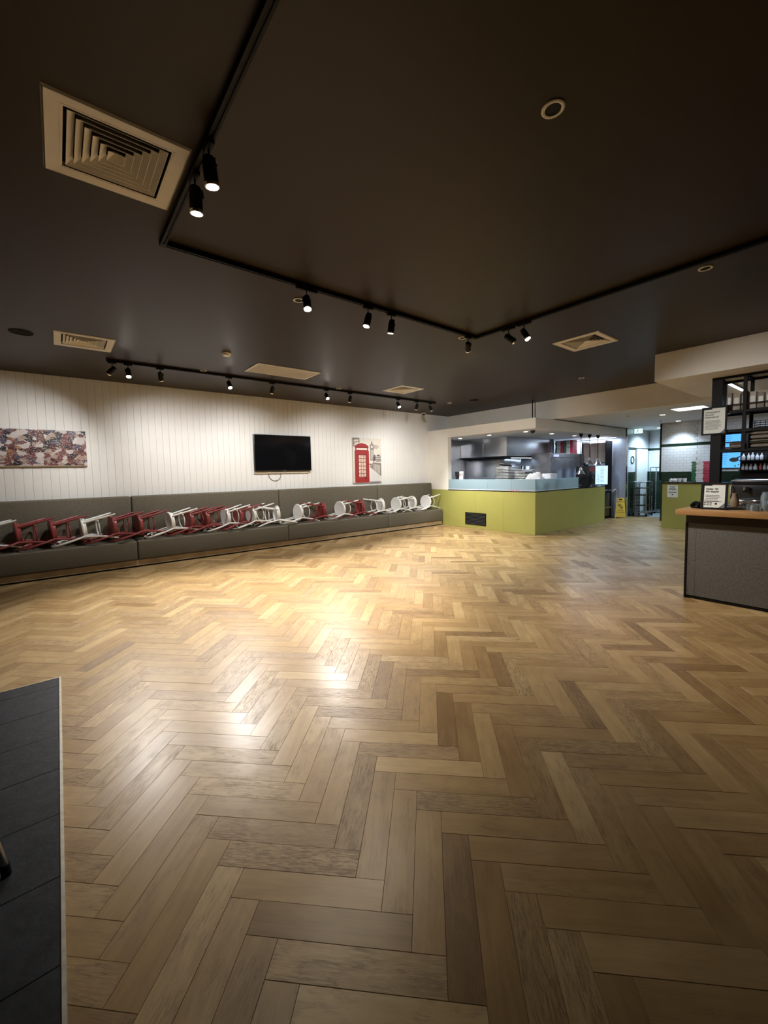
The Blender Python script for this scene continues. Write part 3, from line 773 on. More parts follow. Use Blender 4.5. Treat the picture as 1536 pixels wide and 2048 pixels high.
def track_lamp(x, y, along, aim, power, lab, lens=LENS, drop=0.085, cone=52, blend=0.55, color=NEUT, box=0.10):
    t = thing('track_spotlight', lab, 'spotlight', (x, y, ZC-0.037), 'black track spotlights')
    zt = ZC-0.0365
    hx, hy = (box/2, 0.016) if along == 'x' else (0.016, box/2)
    obj('adapter', MB().box(x-hx, x+hx, y-hy, y+hy, zt-0.022, zt, bev=0.003), BLACK, t)
    piv = Vector((x, y, zt-0.022-drop))
    d = (Vector(aim)-piv).normalized()
    sd = d.cross(Vector((0, 0, 1)))
    sd = Vector((1, 0, 0)) if sd.length < 1e-3 else sd.normalized()
    obj('arm', MB().tube([(x, y, zt-0.02), (x, y, zt-0.022-drop*0.5), piv+sd*0.036+Vector((0, 0, 0.03)), piv+sd*0.036], 0.0055, 6).lathe([(0.009, -0.008), (0.009, 0.012)], piv+sd*0.030, 10, sd), BLACK, t)
    R, Lh = 0.034, 0.135
    c = piv-d*0.05
    h = obj('head', MB().lathe([(R*0.55, 0.0), (R*0.8, 0.006), (R*0.86, 0.02), (R, 0.045), (R, Lh), (R-0.003, Lh), (R-0.003, Lh-0.02)], c, 20, d, capb=True, capt=True), BLACK, t)
    obj('lens', MB().lathe([(R-0.004, Lh-0.0195), (R-0.004, Lh-0.016), (R*0.5, Lh-0.012), (0.0, Lh-0.011)], c, 20, d), lens, h)
    obj('rim', MB().lathe([(R+0.0006, Lh-0.014), (R+0.0012, Lh+0.001), (R-0.004, Lh+0.002), (R-0.0035, Lh-0.014)], c, 20, d, capb=False, capt=False), mat('lamp_rim_chrome', (0.8, 0.78, 0.75), 0.2, metal=0.8), h)
    if power > 0:
        lo = c+d*(Lh+0.004)
        o = add_light('spot_beam', 'SPOT', lo-Vector((x, y, ZC-0.037)), power, color, spot_size=math.radians(cone), spot_blend=blend, shadow_soft_size=0.03)
        o.rotation_euler = d.to_track_quat('-Z', 'Y').to_euler(); o.parent = t
P0 = 360
track_lamp(0.69, YT2, 'x', (-0.75, YW, 1.45), P0*0.22, 'leftmost black spotlight on the wall track, tilted towards the painting', cone=85, blend=1)
track_lamp(0.88, YT2, 'x', (0.8, 5.4, 0), P0*1.1, 'glaring spotlight second from the left on the wall track', cone=80, blend=1)
track_lamp(1.29, YT2, 'x', (1.9, YW, 0.5), P0*0.235, 'black spotlight pointing down, third from the left on the wall track', cone=130, blend=1)
track_lamp(2.30, YT2, 'x', (2.3, 5.0, 0), P0*1.4, 'glaring spotlight on the wall track left of the return grille', cone=80, blend=1)
track_lamp(3.05, YT2, 'x', (2.95, YW, 0.5), P0*0.235, 'black spotlight pointing down on the wall track above the television', cone=130, blend=1)
track_lamp(4.15, YT2, 'x', (4.0, 4.7, 0), P0*1.55, 'glaring spotlight on the wall track right of the television', cone=82, blend=1)
track_lamp(4.70, YT2, 'x', (5.2, YW, 0.5), P0*0.235, 'black spotlight turned to the wall above the gap left of the phone box print', cone=130, blend=1)
track_lamp(5.98, YT2, 'x', (6.0, 5.0, 0), P0*1.5, 'glaring spotlight on the wall track left of the camera dome', cone=82, blend=1)
track_lamp(6.55, YT2, 'x', (7.2, YW, 0.5), P0*0.235, 'second spotlight from the right end of the wall track', cone=130, blend=1)
track_lamp(6.99, YT2, 'x', (8.4, 6.3, 0.1), P0*1.0, 'rightmost spotlight on the wall track, tilted towards the green counter', cone=85, blend=1)
track_lamp(XT1, 2.16, 'y', (1.05, 2.35, 0), P0*0.05, 'higher one of two lit spotlights beside the large diffuser', cone=80, blend=1)
track_lamp(XT1, 2.42, 'y', (0.8, 2.75, 0), P0*0.05, 'lower one of two lit spotlights beside the large diffuser', cone=80, blend=1)
track_lamp(1.80, YT, 'x', (1.35, 2.2, 0), P0*0.05, 'glaring spotlight on the left part of the middle track', box=0.2, cone=90, blend=1, color=WARM)
track_lamp(2.47, YT, 'x', (1.6, 3.4, 0), P0*0.42, 'small lit spotlight turned left on the middle track', cone=90, blend=1, color=WARM)
track_lamp(2.77, YT, 'x', (2.8, 4.0, 0), P0*0.7, 'black spotlight pointing down on the middle track, rim lit', cone=70, blend=1, color=WARM)
track_lamp(3.98, YT, 'x', (7.9, 6.4, 0.5), P0*0.8, 'black spotlight turned away at the corner of the middle track', cone=90, blend=1)
track_lamp(XT2, 2.80, 'y', (6.4, 1.3, 1.45), P0*0.52, 'dim-looking spotlight turned towards the bar, right of the track corner', box=0.16, cone=74, blend=1)
track_lamp(XT2, 2.60, 'y', (4.3, 0.9, 0), P0*0.40, 'glaring spotlight on the right arm of the middle track', box=0.16, cone=80, blend=1, color=WARM)

# ---- recessed downlights (unlit rings), detector, speakers, camera domes
def ring_light(x, y, lab):
    t = thing('recessed_downlight', lab, 'downlight', (x, y, ZC), 'unlit round recessed ceiling downlights')
    obj('trim_ring', MB().lathe([(0.036, 0.0), (0.036, -0.006), (0.045, -0.008), (0.051, -0.005), (0.052, 0.0)], (x, y, ZC-0.0005), 28, capb=False, capt=False), VENTW, t)
    obj('baffle', MB().lathe([(0.0, -0.0022), (0.0365, -0.0022), (0.0365, -0.0005)], (x, y, ZC-0.0005), 24), BLACK, t)
for x, y, lab in ((1.883, 1.039, 'round unlit downlight ring alone at the top right of the ceiling'), (4.347, 1.033, 'round unlit downlight ring beside the right arm of the track'),
             (1.892, 3.597, 'round unlit downlight ring beside the glaring spotlight of the middle track'), (4.04, 3.40, 'round unlit downlight ring at the middle track corner'),
             (1.887, 6.811, 'round unlit downlight ring near the wall track, left of the return grille'), (4.38, 6.801, 'round unlit downlight ring near the wall track, right of the return grille'),
             (7.533, 6.759, 'round unlit downlight ring past the right end of the wall track'), (7.598, 3.60, 'round unlit downlight ring in front of the kitchen fascia')):
    ring_light(x, y, lab)
t = thing('smoke_detector', 'round white smoke detector on the ceiling above the return grille', 'detector', (1.883, 5.683, ZC))
obj('base', MB().lathe([(0.062, 0), (0.062, -0.012), (0.058, -0.016)], (1.883, 5.683, ZC-0.0005), 24), PLASTICW, t)
obj('cover', MB().lathe([(0.052, -0.016), (0.048, -0.036), (0.03, -0.044), (0, -0.046)], (1.883, 5.683, ZC-0.0005), 24), PLASTICW, t)
for x, y, lab in ((-0.221, 6.175, 'round dark ceiling speaker at the left edge'), (7.72, 6.163, 'round dark ceiling speaker near the kitchen fascia')):
    t = thing('ceiling_speaker', lab, 'speaker', (x, y, ZC), 'round dark ceiling speakers')
    obj('rim', MB().lathe([(0.098, 0), (0.098, -0.006), (0.108, -0.006), (0.11, 0)], (x, y, ZC-0.0005), 28, capb=False, capt=False), mat('speaker_grille_dark', (0.014, 0.011, 0.009), 0.8, spec=0.1), t)
    obj('grille', MB().lathe([(0.0, -0.005), (0.06, -0.0045), (0.098, -0.002)], (x, y, ZC-0.0005), 28, capb=False, capt=False), mat('speaker_grille_dark', (0.014, 0.011, 0.009), 0.8, spec=0.1), t)
def dome(x, y, z, lab):
    t = thing('camera_dome', lab, 'camera', (x, y, z), 'ceiling camera domes')
    obj('base', MB().lathe([(0.062, 0), (0.062, -0.02), (0.055, -0.026)], (x, y, z-0.0005), 24), PLASTICW if z > 3 else PLASTICB, t)
    obj('bubble', MB().lathe([(0.048, -0.026), (0.044, -0.045), (0.028, -0.062), (0.0, -0.068)], (x, y, z-0.0005), 24), PLASTICB, t)
dome(8.15, 8.28, ZC, 'white camera dome in the corner where the board wall meets the kitchen')
dome(9.05, 5.45, ZP+0.01, 'black camera dome under the kitchen bulkhead')

# ================================================================= KITCHEN COUNTER
t = thing('service_counter', 'olive green kitchen counter with dark edge and black vent grille', 'counter', (XK, 6.7, 0))
obj('carcass', MB().box(XK+0.02, XK+0.62, YK+0.02, YW-0.004, 0.002, 0.985).box(XK+0.62, 12.06, YK+0.02, YK+0.6, 0.002, 0.985), STEELD, t)
for a, b in ((YW-0.003, 7.66), (7.66, 6.73), (6.73, 5.88), (5.88, YK)):
    z1 = 0.998 if a > 8 else 0.985
    obj('panel', MB().box(XK, XK+0.019, b+0.0012, a-0.0012, 0.002, z1, bev=0.0012, seg=1), GREEN, t)
obj('panel', MB().box(XK+0.0195, 12.08, YK, YK+0.019, 0.002, 0.985, bev=0.0012, seg=1), GREEN, t)
obj('panel', MB().box(12.061, 12.08, YK+0.0195, YK+0.6, 0.002, 0.985, bev=0.0012, seg=1), GREEN, t)
obj('countertop', MB().box(XK-0.006, XK+0.64, YK-0.006, YJ, 0.9855, 1.008, bev=0.002).box(XK+0.6405, 12.1, YK-0.006, YK+0.64, 0.9855, 1.008, bev=0.002), BLACKG, t)
gr = obj('vent_grille', MB().box(XK-0.004, XK-0.0004, 6.385, 7.055, 0.095, 0.41), BLACK, t)
for k in range(8):
    z = 0.125+k*0.0355
    obj('slat', MB().obox((XK-0.009, 6.72, z), (0.009, 0.318, 0.0022), Euler((0, math.radians(-35), 0))), mat('grille_slat_dark', (0.03, 0.03, 0.03), 0.4), gr)
obj('grille_frame', MB().box(XK-0.014, XK-0.004, 6.385, 7.055, 0.095, 0.108).box(XK-0.014, XK-0.004, 6.385, 7.055, 0.397, 0.41).box(XK-0.014, XK-0.004, 6.385, 6.40, 0.108, 0.397).box(XK-0.014, XK-0.004, 7.04, 7.055, 0.108, 0.397), BLACK, gr)

t = thing('glass_screen', 'pale blue frosted glass screen standing on the kitchen counter', 'screen', (XK+0.02, 6.3, 1.008))
for a, b in ((7.655, 6.35), (6.345, 5.66), (5.655, 5.03)):
    obj('pane', MB().box(XK+0.012, XK+0.022, b, a, 1.014, 1.285, bev=0.0015, seg=1), FROST, t)
obj('pane', MB().box(XK+0.024, 10.53, 5.032, 5.042, 1.014, 1.285, bev=0.0015, seg=1), FROST, t)
obj('channel', MB().box(XK+0.006, XK+0.028, 5.03, 7.655, 1.0085, 1.022).box(XK+0.0285, 10.53, 5.026, 5.048, 1.0085, 1.022), mat('channel_white_metal', (0.7, 0.74, 0.76), 0.35), t)

cp = []
for k in range(60):
    a = k*0.62; cp.append((XK-0.012-0.006*math.sin(a*1.7), 5.70-0.0052*k*0.9+0.03*math.sin(a), 1.022+0.016*math.cos(a*1.3)-0.0002*k))
obj('cord_tangle', MB().tube(catmull(cp, 2), 0.0045, 5), CORDP, label='small tangle of pink cord on the front edge of the kitchen counter', cat='cord')

# ---- hood, oven, bench, trays
t = thing('extraction_hood', 'large stainless steel extraction hood hanging over the kitchen', 'hood', (10.9, 7.4, 1.88))
obj('shell', MB().box(9.75, 12.1, 6.66, 8.295, 1.90, ZP+0.008, bev=0.004, seg=1), STEEL, t)
obj('lip', MB().box(9.74, 12.1, 6.65, 8.295, 1.86, 1.899), BLACK, t)
obj('seam', MB().box(9.746, 9.7495, 7.46, 7.475, 1.90, 2.44), CHROME, t)
obj('light_bar', MB().box(10.2, 11.6, 6.80, 6.825, 1.853, 1.859), LED, t)
o = add_light('hood_glow', 'AREA', Vector((10.9, 7.0, 1.83))-Vector((10.9, 7.4, 1.88)), 22, COOL, shape='RECTANGLE', size=1.4, size_y=0.06); o.parent = t
t = thing('pizza_oven', 'wide stainless oven below the left part of the hood', 'oven', (10.4, 7.6, 0.5))
obj('body', MB().box(9.95, 10.9, 6.95, 8.29, 0.55, 1.84, bev=0.006), STEEL, t)
obj('door', MB().box(9.925, 9.949, 7.05, 8.2, 1.0, 1.3, bev=0.004), STEELD, t)
obj('handle', MB().tube([(9.90, 7.15, 1.27), (9.90, 8.1, 1.27)], 0.011), CHROME, t)
obj('stand', MB().box(9.98, 10.88, 6.97, 8.28, 0.002, 0.549), STEELD, t)
t = thing('prep_bench', 'steel kitchen bench behind the glass screen', 'bench', (9.5, 6.6, 0))
obj('top', MB().box(XK+0.7, 9.7, 5.75, 8.28, 0.93, 0.97, bev=0.003), STEEL, t)
for x in (XK+0.75, 9.65):
    for y in (5.8, 8.2): obj('leg', MB().box(x-0.02, x+0.02, y-0.02, y+0.02, 0.002, 0.929), STEEL, t)
obj('shelf', MB().box(XK+0.72, 9.68, 5.77, 8.26, 0.30, 0.33), STEEL, t)
t = thing('wall_shelf', 'bright steel shelf on the kitchen back wall under the hood', 'shelf', (11.98, 7.2, 1.46))
obj('board', MB().box(11.78, 12.107, 6.62, 7.75, 1.463, 1.492, bev=0.002), mat('shelf_bright_steel', (0.75, 0.79, 0.84), 0.3, metal=0.4), t)
obj('bracket', MB().box(11.85, 12.107, 6.9, 6.915, 1.36, 1.4625), STEEL, t)
obj('bracket', MB().box(11.85, 12.107, 7.5, 7.515, 1.36, 1.4625), STEEL, t)
def tray(x, y, z, w, d, grp, lab):
    mb = MB().box(x-d/2+0.01, x+d/2-0.01, y-w/2+0.01, y+w/2-0.01, z, z+0.006)
    tt = thing('oven_tray', lab, 'tray', (x, y, z), grp)
    obj('pan', mb, TRAYM, tt)
    obj('rolled_rim', MB().tube([(x-d/2, y-w/2, z+0.018), (x+d/2, y-w/2, z+0.018), (x+d/2, y+w/2, z+0.018), (x-d/2, y+w/2, z+0.018)], 0.008, 6, True), TRAYE, tt)
    obj('wall', MB().poly([(x-d/2, y-w/2, z+0.018), (x-d/2, y+w/2, z+0.018), (x-d/2+0.012, y+w/2-0.012, z+0.003), (x-d/2+0.012, y-w/2+0.012, z+0.003)]).poly([(x-d/2, y-w/2, z+0.018), (x+d/2, y-w/2, z+0.018), (x+d/2-0.012, y-w/2+0.012, z+0.003), (x-d/2+0.012, y-w/2+0.012, z+0.003)]), TRAYM, tt)
for k in range(16): tray(9.35, 6.36+random.uniform(-0.008, 0.008), 0.972+k*0.0395, 0.36, 0.44, 'oven trays in the stack beside the oven', 'oven tray, %s, tall left stack behind glass screen' % nth(k, 16))
for k in range(14): tray(9.45, 5.93+random.uniform(-0.008, 0.008), 0.972+k*0.0395, 0.30, 0.40, 'oven trays in the shorter stack', 'oven tray, %s, shorter right stack behind glass screen' % nth(k, 14))
cl = MB()
rr = random.Random(3)
for (a, b, w_, h_, x_) in ((6.30, 6.52, 0.2, 0.07, 9.3),):
    cl.obox((9.32, 6.40, 0.972+16*0.0395+0.045), (0.16, 0.13, 0.03), Euler((0.15, 0.1, 0.3)), bev=0.02)
obj('dark_cloth', cl, PLASTICB, label='black folded cloth lying on top of the tall tray stack', cat='cloth')
def crumpled(name, c, sx, sy, sz, m, lab, cat, seed):
    r = random.Random(seed); bm = bmesh.new(); bmesh.ops.create_icosphere(bm, subdivisions=3, radius=1.0)
    for v in bm.verts:
        n = v.co.copy(); f = 1+0.22*math.sin(5*n.x+seed)*math.cos(4*n.y+2*n.z)+r.uniform(-0.09, 0.09)
        v.co = Vector((n.x*sx*f, n.y*sy*f, n.z*sz*f))
        if v.co.z < -sz*0.6: v.co.z = -sz*0.6
        v.co += Vector(c)
    mb = MB(); mb.bm.free(); mb.bm = bm
    return obj(name, mb, m, label=lab, cat=cat)
crumpled('cloth_bundle', (8.95, 5.32, 1.17), 0.15, 0.24, 0.27, CLOTHW, 'heap of white cloth behind the corner of the glass screen', 'cloth', 2)
obj('white_carton', MB().box(9.30, 9.62, 5.12, 5.34, 1.0085, 1.40, bev=0.006), CLOTHW, label='white carton beside the cloth heap on the counter corner', cat='box')
t = thing('card_terminal', 'small black card reader on the counter at the kitchen opening edge', 'terminal', (8.72, 7.56, 1.008))
obj('stand', MB().box(8.72, 8.80, 7.50, 7.62, 1.0085, 1.32, bev=0.004), PLASTICB, t)
obj('head', MB().obox((8.74, 7.56, 1.40), (0.02, 0.075, 0.09), Euler((0, -0.2, 0)), bev=0.006), PLASTICB, t)
t = thing('menu_card', 'white folded card standing beside the card reader', 'card', (8.7, 7.38, 1.008))
obj('leaf', MB().obox((8.66, 7.37, 1.255), (0.002, 0.072, 0.246), Euler((0, 0.05, 0))), PAPER, t)
obj('printed_mark', MB().obox((8.655, 7.405, 1.40), (0.0008, 0.014, 0.035), Euler((0, 0.05, 0))), BOXR, t)
obj('printed_mark', MB().obox((8.655, 7.335, 1.41), (0.0008, 0.012, 0.03), Euler((0, 0.05, 0))), INKG, t)
for i, (x, y) in enumerate(((11.93, 7.55), (11.93, 7.36), (11.93, 7.18))):
    obj('steel_container', MB().lathe([(0.055, 0), (0.07, 0.13), (0.074, 0.135), (0.066, 0.135), (0.05, 0.01)], (x, y, 1.4925), 18), (CHROME, PLASTICW, STEELD)[i],
        label=('shiny steel pot left on the kitchen wall shelf', 'white tub in the middle of the kitchen wall shelf', 'dark pot right on the kitchen wall shelf')[i], cat='pot', group='containers on the kitchen wall shelf')

# ---- tall fridge with stacked boxes, pendants, menu sheet
t = thing('upright_fridge', 'tall grey steel fridge in the kitchen behind the heat lamps', 'fridge', (11.85, 6.4, 0))
obj('body', MB().box(10.9, 12.9, 6.03, 6.6, 0.002, 1.97, bev=0.006), STEELD, t)
for a, b in ((10.91, 11.56), (11.57, 12.22), (12.23, 12.89)):
    d = obj('door', MB().box(a, b, 6.0, 6.029, 0.15, 1.83, bev=0.004), mat('fridge_door_grey', (0.20, 0.20, 0.225), 0.3, metal=0.7), t)
    obj('handle', MB().tube([(b-0.06, 5.975, 0.8), (b-0.06, 5.975, 1.2)], 0.010, 6), CHROME, d)
obj('header', MB().box(10.91, 12.89, 6.0, 6.029, 1.84, 1.96), STEELD, t)
obj('status_light', MB().box(11.05, 11.35, 5.996, 5.9995, 1.86, 1.93), mat('fridge_display', (0.2, 0.2, 0.3), 0.3, emit=(0.5, 0.55, 0.9), estr=0.5), t)
def pizza_box(x, y, z, w, hh, striped, lab, grp):
    """card box whose front (towards -x) carries green, white and red print"""
    d = w; mb = MB()
    if striped:
        for i, (a, b) in enumerate(((0, 0.26), (0.26, 0.66), (0.66, 1.0))):
            mb.m(i).box(x, x+d, y+w/2-b*w, y+w/2-a*w, z, z+hh)
        return obj('pizza_box', mb, [BOXG, BOXW, BOXR], label=lab, cat='box', group=grp)
    mb.box(x, x+d, y-w/2, y+w/2, z, z+hh, bev=0.002, seg=1)
    return obj('pizza_box', mb, BOXSHADED, label=lab, cat='box', group=grp)
def lidmark(o, x, y, z, w, hh):
    obj('printed_word', MB().box(x-0.0012, x-0.0002, y-0.05+0.03, y+0.05, z+hh*0.3, z+hh*0.7), INKG, o)
for j, yc in enumerate((6.50, 6.20)):
    for k in range(10):
        z = 1.972+k*0.0415; yo = yc+random.uniform(-0.006, 0.006)
        o = pizza_box(12.30, yo, z, 0.27, 0.038, True, 'striped pizza box, %s, %s stack on top of fridge' % (nth(k, 10), ('left', 'right')[j]), '%s striped stack on the fridge' % ('left', 'right')[j])
        lidmark(o, 12.30, yo, z, 0.27, 0.038)
t = thing('tall_shelving', 'dark tall shelf unit carrying shade-toned white box stacks by the steel end wall', 'shelf', (13.1, 5.75, 0))
obj('side', MB().box(12.95, 13.38, 6.08, 6.10, 0.002, 2.34), BLACK, t)
obj('side', MB().box(12.95, 13.38, 5.37, 5.39, 0.002, 2.34), BLACK, t)
for z in (0.3, 0.75, 1.66): obj('shelf', MB().box(12.96, 13.38, 5.391, 6.079, z, z+0.02), BLACK, t)
for j, yc in enumerate((5.97, 5.74, 5.51)):
    for k in range(15):
        pizza_box(13.0+random.uniform(0, 0.01), yc+random.uniform(-0.004, 0.004), 1.682+k*0.0405, 0.215, 0.037, False,
                  'shade-toned white takeaway box, %s, %s stack on dark tall shelf' % (nth(k, 15), ('left', 'middle', 'right')[j]), '%s shade-toned stack on the tall shelf' % ('left', 'middle', 'right')[j])
t = thing('menu_sheet', 'white menu panel, glow painted in for cool lamplight, by the steel end wall', 'screen', (12.9, 5.5, 1.02))
obj('panel', MB().box(12.90, 12.93, 5.30, 5.66, 1.02, 1.58, bev=0.003), SHEETGLOW, t)
mb = MB()
for k in range(11): mb.box(12.8985, 12.8995, 5.40, 5.50, 1.09+k*0.042, 1.098+k*0.042)
for k in range(8): mb.box(12.8985, 12.8995, 5.53, 5.60, 1.09+k*0.032, 1.096+k*0.032)
obj('printed_lines', mb, TINT, t, smooth=False)
obj('post', MB().box(12.93, 12.96, 5.45, 5.50, 0.002, 1.55), BLACK, t)
t = thing('led_strip', 'bluish white LED strip along the kitchen ceiling at the steel end wall', 'light', (13.2, 6.4, ZP))
obj('channel', MB().box(13.17, 13.23, 5.2, 7.6, ZP-0.012, ZP+0.0095), STEEL, t)
obj('diffuser', MB().box(13.175, 13.225, 5.2, 7.6, ZP-0.018, ZP-0.0125), LED, t)
o = add_light('strip_glow', 'AREA', (0, 0, -0.035), 30, COOL, shape='RECTANGLE', size=0.05, size_y=2.3); o.parent = t
def heat_lamp(x, y, zb, lab):
    t = thing('heat_lamp', lab, 'lamp', (x, y, zb), 'silver pendant heat lamps at the kitchen counter')
    obj('ceiling_cup', MB().lathe([(0.045, ZP), (0.05, ZP-0.01), (0.04, ZP-0.06), (0.015, ZP-0.095)], (x, y, 0), 18), BLACK, t)
    obj('cord', MB().tube([(x, y, ZP-0.09), (x, y, zb+0.18)], 0.008, 6), BLACK, t)
    obj('shade', MB().lathe([(0.02, 0.19), (0.028, 0.15), (0.045, 0.14), (0.05, 0.10), (0.085, 0.045), (0.12, 0.0), (0.114, 0.0), (0.08, 0.04), (0.04, 0.095)], (x, y, zb), 24), STEEL, t)
    obj('bulb', MB().lathe([(0.02, 0.09), (0.04, 0.06), (0.038, 0.03), (0.02, 0.012), (0, 0.008)], (x, y, zb), 16), PLASTICW, t)
heat_lamp(10.97, 5.19, 1.36, 'lowest silver heat lamp on a black cord, leftmost of three')
heat_lamp(11.47, 5.19, 1.62, 'middle silver heat lamp hanging in the kitchen')
heat_lamp(11.98, 5.19, 1.60, 'rightmost silver heat lamp hanging in the kitchen')
# coffee machine-like dark equipment on the side counter
t = thing('soda_dispenser', 'dark drinks dispenser at the far end of the green counter', 'dispenser', (11.75, 5.45, 1.008))
obj('body', MB().box(11.55, 12.0, 5.25, 5.60, 1.0085, 1.58, bev=0.008), PLASTICB, t)
obj('tap', MB().tube([(11.72, 5.25, 1.30), (11.72, 5.21, 1.29), (11.72, 5.20, 1.22)], 0.009, 6), CHROME, t)
obj('tap', MB().tube([(11.85, 5.25, 1.30), (11.85, 5.21, 1.29), (11.85, 5.20, 1.22)], 0.009, 6), CHROME, t)
obj('drip_tray', MB().box(11.62, 11.95, 5.17, 5.249, 1.0085, 1.03), CHROME, t)
obj('badge', MB().box(11.60, 11.95, 5.246, 5.2499, 1.42, 1.55), mat('badge_red', (0.35, 0.03, 0.03), 0.4), t)
obj('steel_bowl', MB().lathe([(0.03, 0), (0.07, 0.02), (0.10, 0.06), (0.094, 0.06), (0.06, 0.022), (0, 0.012)], (10.85, 5.2, 1.0085), 20), CHROME, label='small steel bowl on the green counter under the lowest heat lamp', cat='bowl')
t = thing('steel_trolley', 'black and steel undercounter trolley beside the yellow floor sign', 'trolley', (12.6, 5.4, 0))
obj('bin', MB().box(12.35, 12.85, 5.2, 5.6, 0.08, 0.78, bev=0.01), PLASTICB, t)
obj('tray', MB().box(12.30, 12.92, 5.12, 5.62, 0.83, 0.86, bev=0.004), STEEL, t)
obj('rail', MB().tube([(12.30, 5.12, 0.86), (12.30, 5.12, 0.98), (12.30, 5.6, 0.98)], 0.012, 6), CHROME, t)
obj('lower_rail', MB().tube([(12.33, 5.18, 0.34), (12.88, 5.18, 0.34)], 0.012, 6), CHROME, t)
for x in (12.4, 12.8):
    for y in (5.25, 5.55): obj('castor', MB().lathe([(0.04, -0.015), (0.04, 0.015)], (x, y, 0.042), 14, (0, 1, 0)), BLACK, t)
obj('hose', MB().tube(catmull([(12.93, 5.16, 0.80), (13.05, 5.13, 0.86), (13.2, 5.14, 0.78), (13.27, 5.17, 0.56), (13.28, 5.19, 0.3), (13.28, 5.2, 0.012)], 5), 0.012, 6), PLASTICW, label='thin pale hose curving down behind the yellow floor sign', cat='hose')

t = thing('wet_floor_sign', 'yellow A-frame wet floor warning sign', 'sign', (13.2, 5.02, 0))
def leaf(sgn, nm):
    q = []
    ang = math.radians(13)*sgn
    def P(u, v, off=0.0): return (13.19+u*0.94, 5.02+sgn*(0.02+(0.585-v)*0.22)-off*1.0, v)
    return P
Pf = leaf(-1, 'front')
def quadprism(P, pts, th): return [P(u, v) for u, v in pts], (0, th, 0)
pts = [(-0.155, 0.002), (-0.135, 0.002), (-0.12, 0.03), (0.12, 0.03), (0.135, 0.002), (0.155, 0.002), (0.10, 0.585), (0.06, 0.60), (-0.06, 0.60), (-0.10, 0.585)]
a = obj('front_leaf', MB().prism([Pf(u, v) for u, v in pts], (0, 0.008, 0)), YELLOW, t)
Pb = leaf(1, 'back')
obj('back_leaf', MB().prism([Pb(u, v) for u, v in pts], (0, 0.008, 0)), YELLOW, t)
obj('hand_slot', MB().prism([Pf(u, v, 0.001) for u, v in ((-0.05, 0.535), (0.05, 0.535), (0.05, 0.575), (-0.05, 0.575))], (0, 0.0008, 0)), BLACK, a)
obj('printed_caution', text_mesh('CAUTION', 0.046, frameM(Pf(-0.0, 0.475, 0.0015), (1, 0, 0), (0, 0.2148, 0.9767)), 0.0008, 'CENTER'), INK, a)
fg = MB()
fg.prism([Pf(-0.045+0.017*math.cos(q), 0.405+0.017*math.sin(q), 0.0015) for q in [2*PI*k/12 for k in range(12)]], (0, 0.0006, 0))
for (ua, va), (ub, vb) in (((-0.035, 0.39), (0.0, 0.33)), ((-0.03, 0.38), (0.03, 0.40)), ((-0.03, 0.38), (-0.075, 0.35)), ((0.0, 0.33), (0.05, 0.345)), ((0.05, 0.345), (0.075, 0.30)), ((0.0, 0.33), (0.03, 0.295)), ((0.03, 0.295), (0.0, 0.27))):
    d = Vector((ub-ua, vb-va)).normalized(); q = Vector((-d.y, d.x))*0.009
    fg.prism([Pf(ua+q.x, va+q.y, 0.0015), Pf(ub+q.x, vb+q.y, 0.0015), Pf(ub-q.x, vb-q.y, 0.0015), Pf(ua-q.x, va-q.y, 0.0015)], (0, 0.0006, 0))
obj('printed_figure', fg, INK, a, smooth=False)
obj('printed_triangle', MB().prism([Pf(u, v, 0.0012) for u, v in ((-0.085, 0.235), (0.085, 0.235), (0.085, 0.245), (-0.085, 0.245))], (0, 0.0005, 0)), INK, a)
t.rotation_euler.z = math.radians(-69)
obj('printed_wet_floor', text_mesh('WET FLOOR', 0.036, frameM(Pf(0.0, 0.165, 0.0015), (1, 0, 0), (0, 0.2148, 0.9767)), 0.0006, 'CENTER'), INK, a)

obj('conduit', MB().tube([(8.95, 5.40, ZT+0.002), (8.95, 5.40, ZC-0.002)], 0.012, 8).lathe([(0.028, 0), (0.028, 0.012), (0.013, 0.02)], (8.95, 5.40, ZT+0.001), 12), BLACK, label='thin black conduit from the ceiling down to the kitchen bulkhead', cat='pipe')

# ---- kitchen and corridor downlights
def downlight(x, y, z, power, color, lab, cone=120, emit=SPOTE, grp='lit round downlights under the kitchen and corridor ceilings'):
    t = thing('downlight', lab, 'downlight', (x, y, z), grp)
    obj('trim_ring', MB().lathe([(0.052, -0.0005), (0.052, -0.006), (0.066, -0.004), (0.068, -0.0005)], (x, y, z), 24, capb=False, capt=False), PLASTICW, t)
    obj('lens', MB().lathe([(0.0, -0.003), (0.052, -0.003), (0.052, -0.001)], (x, y, z), 20), emit, t)
    o = add_light('downlight_beam', 'SPOT', (0, 0, -0.012), power, color, spot_size=math.radians(cone), spot_blend=0.7, shadow_soft_size=0.05)
    o.parent = t
for (x, y), lab in zip(((9.14, 7.80), (9.06, 6.73), (9.11, 5.68), (10.30, 5.65), (11.57, 5.66)), ('lit downlight over the left end of the kitchen opening', 'lit downlight over the middle of the kitchen opening', 'lit downlight beside the black camera dome', 'lit downlight right of the camera dome under the bulkhead', 'lit downlight beside the heat lamp cords')):
    downlight(x, y, ZP+0.0095, 46, COOL, lab, 172 if x > 11 else 120)
downlight(12.75, 3.50, ZL, 70, COOL, 'lit downlight washing the white tiled corridor wall', 110)
downlight(14.36, 4.43, ZL, 190, (0.55, 0.8, 1.0), 'lit downlight in the back corridor', 150)
downlight(10.9, 3.3, ZL, 8, COOL, 'lit downlight over the passage to the corridor', 130)
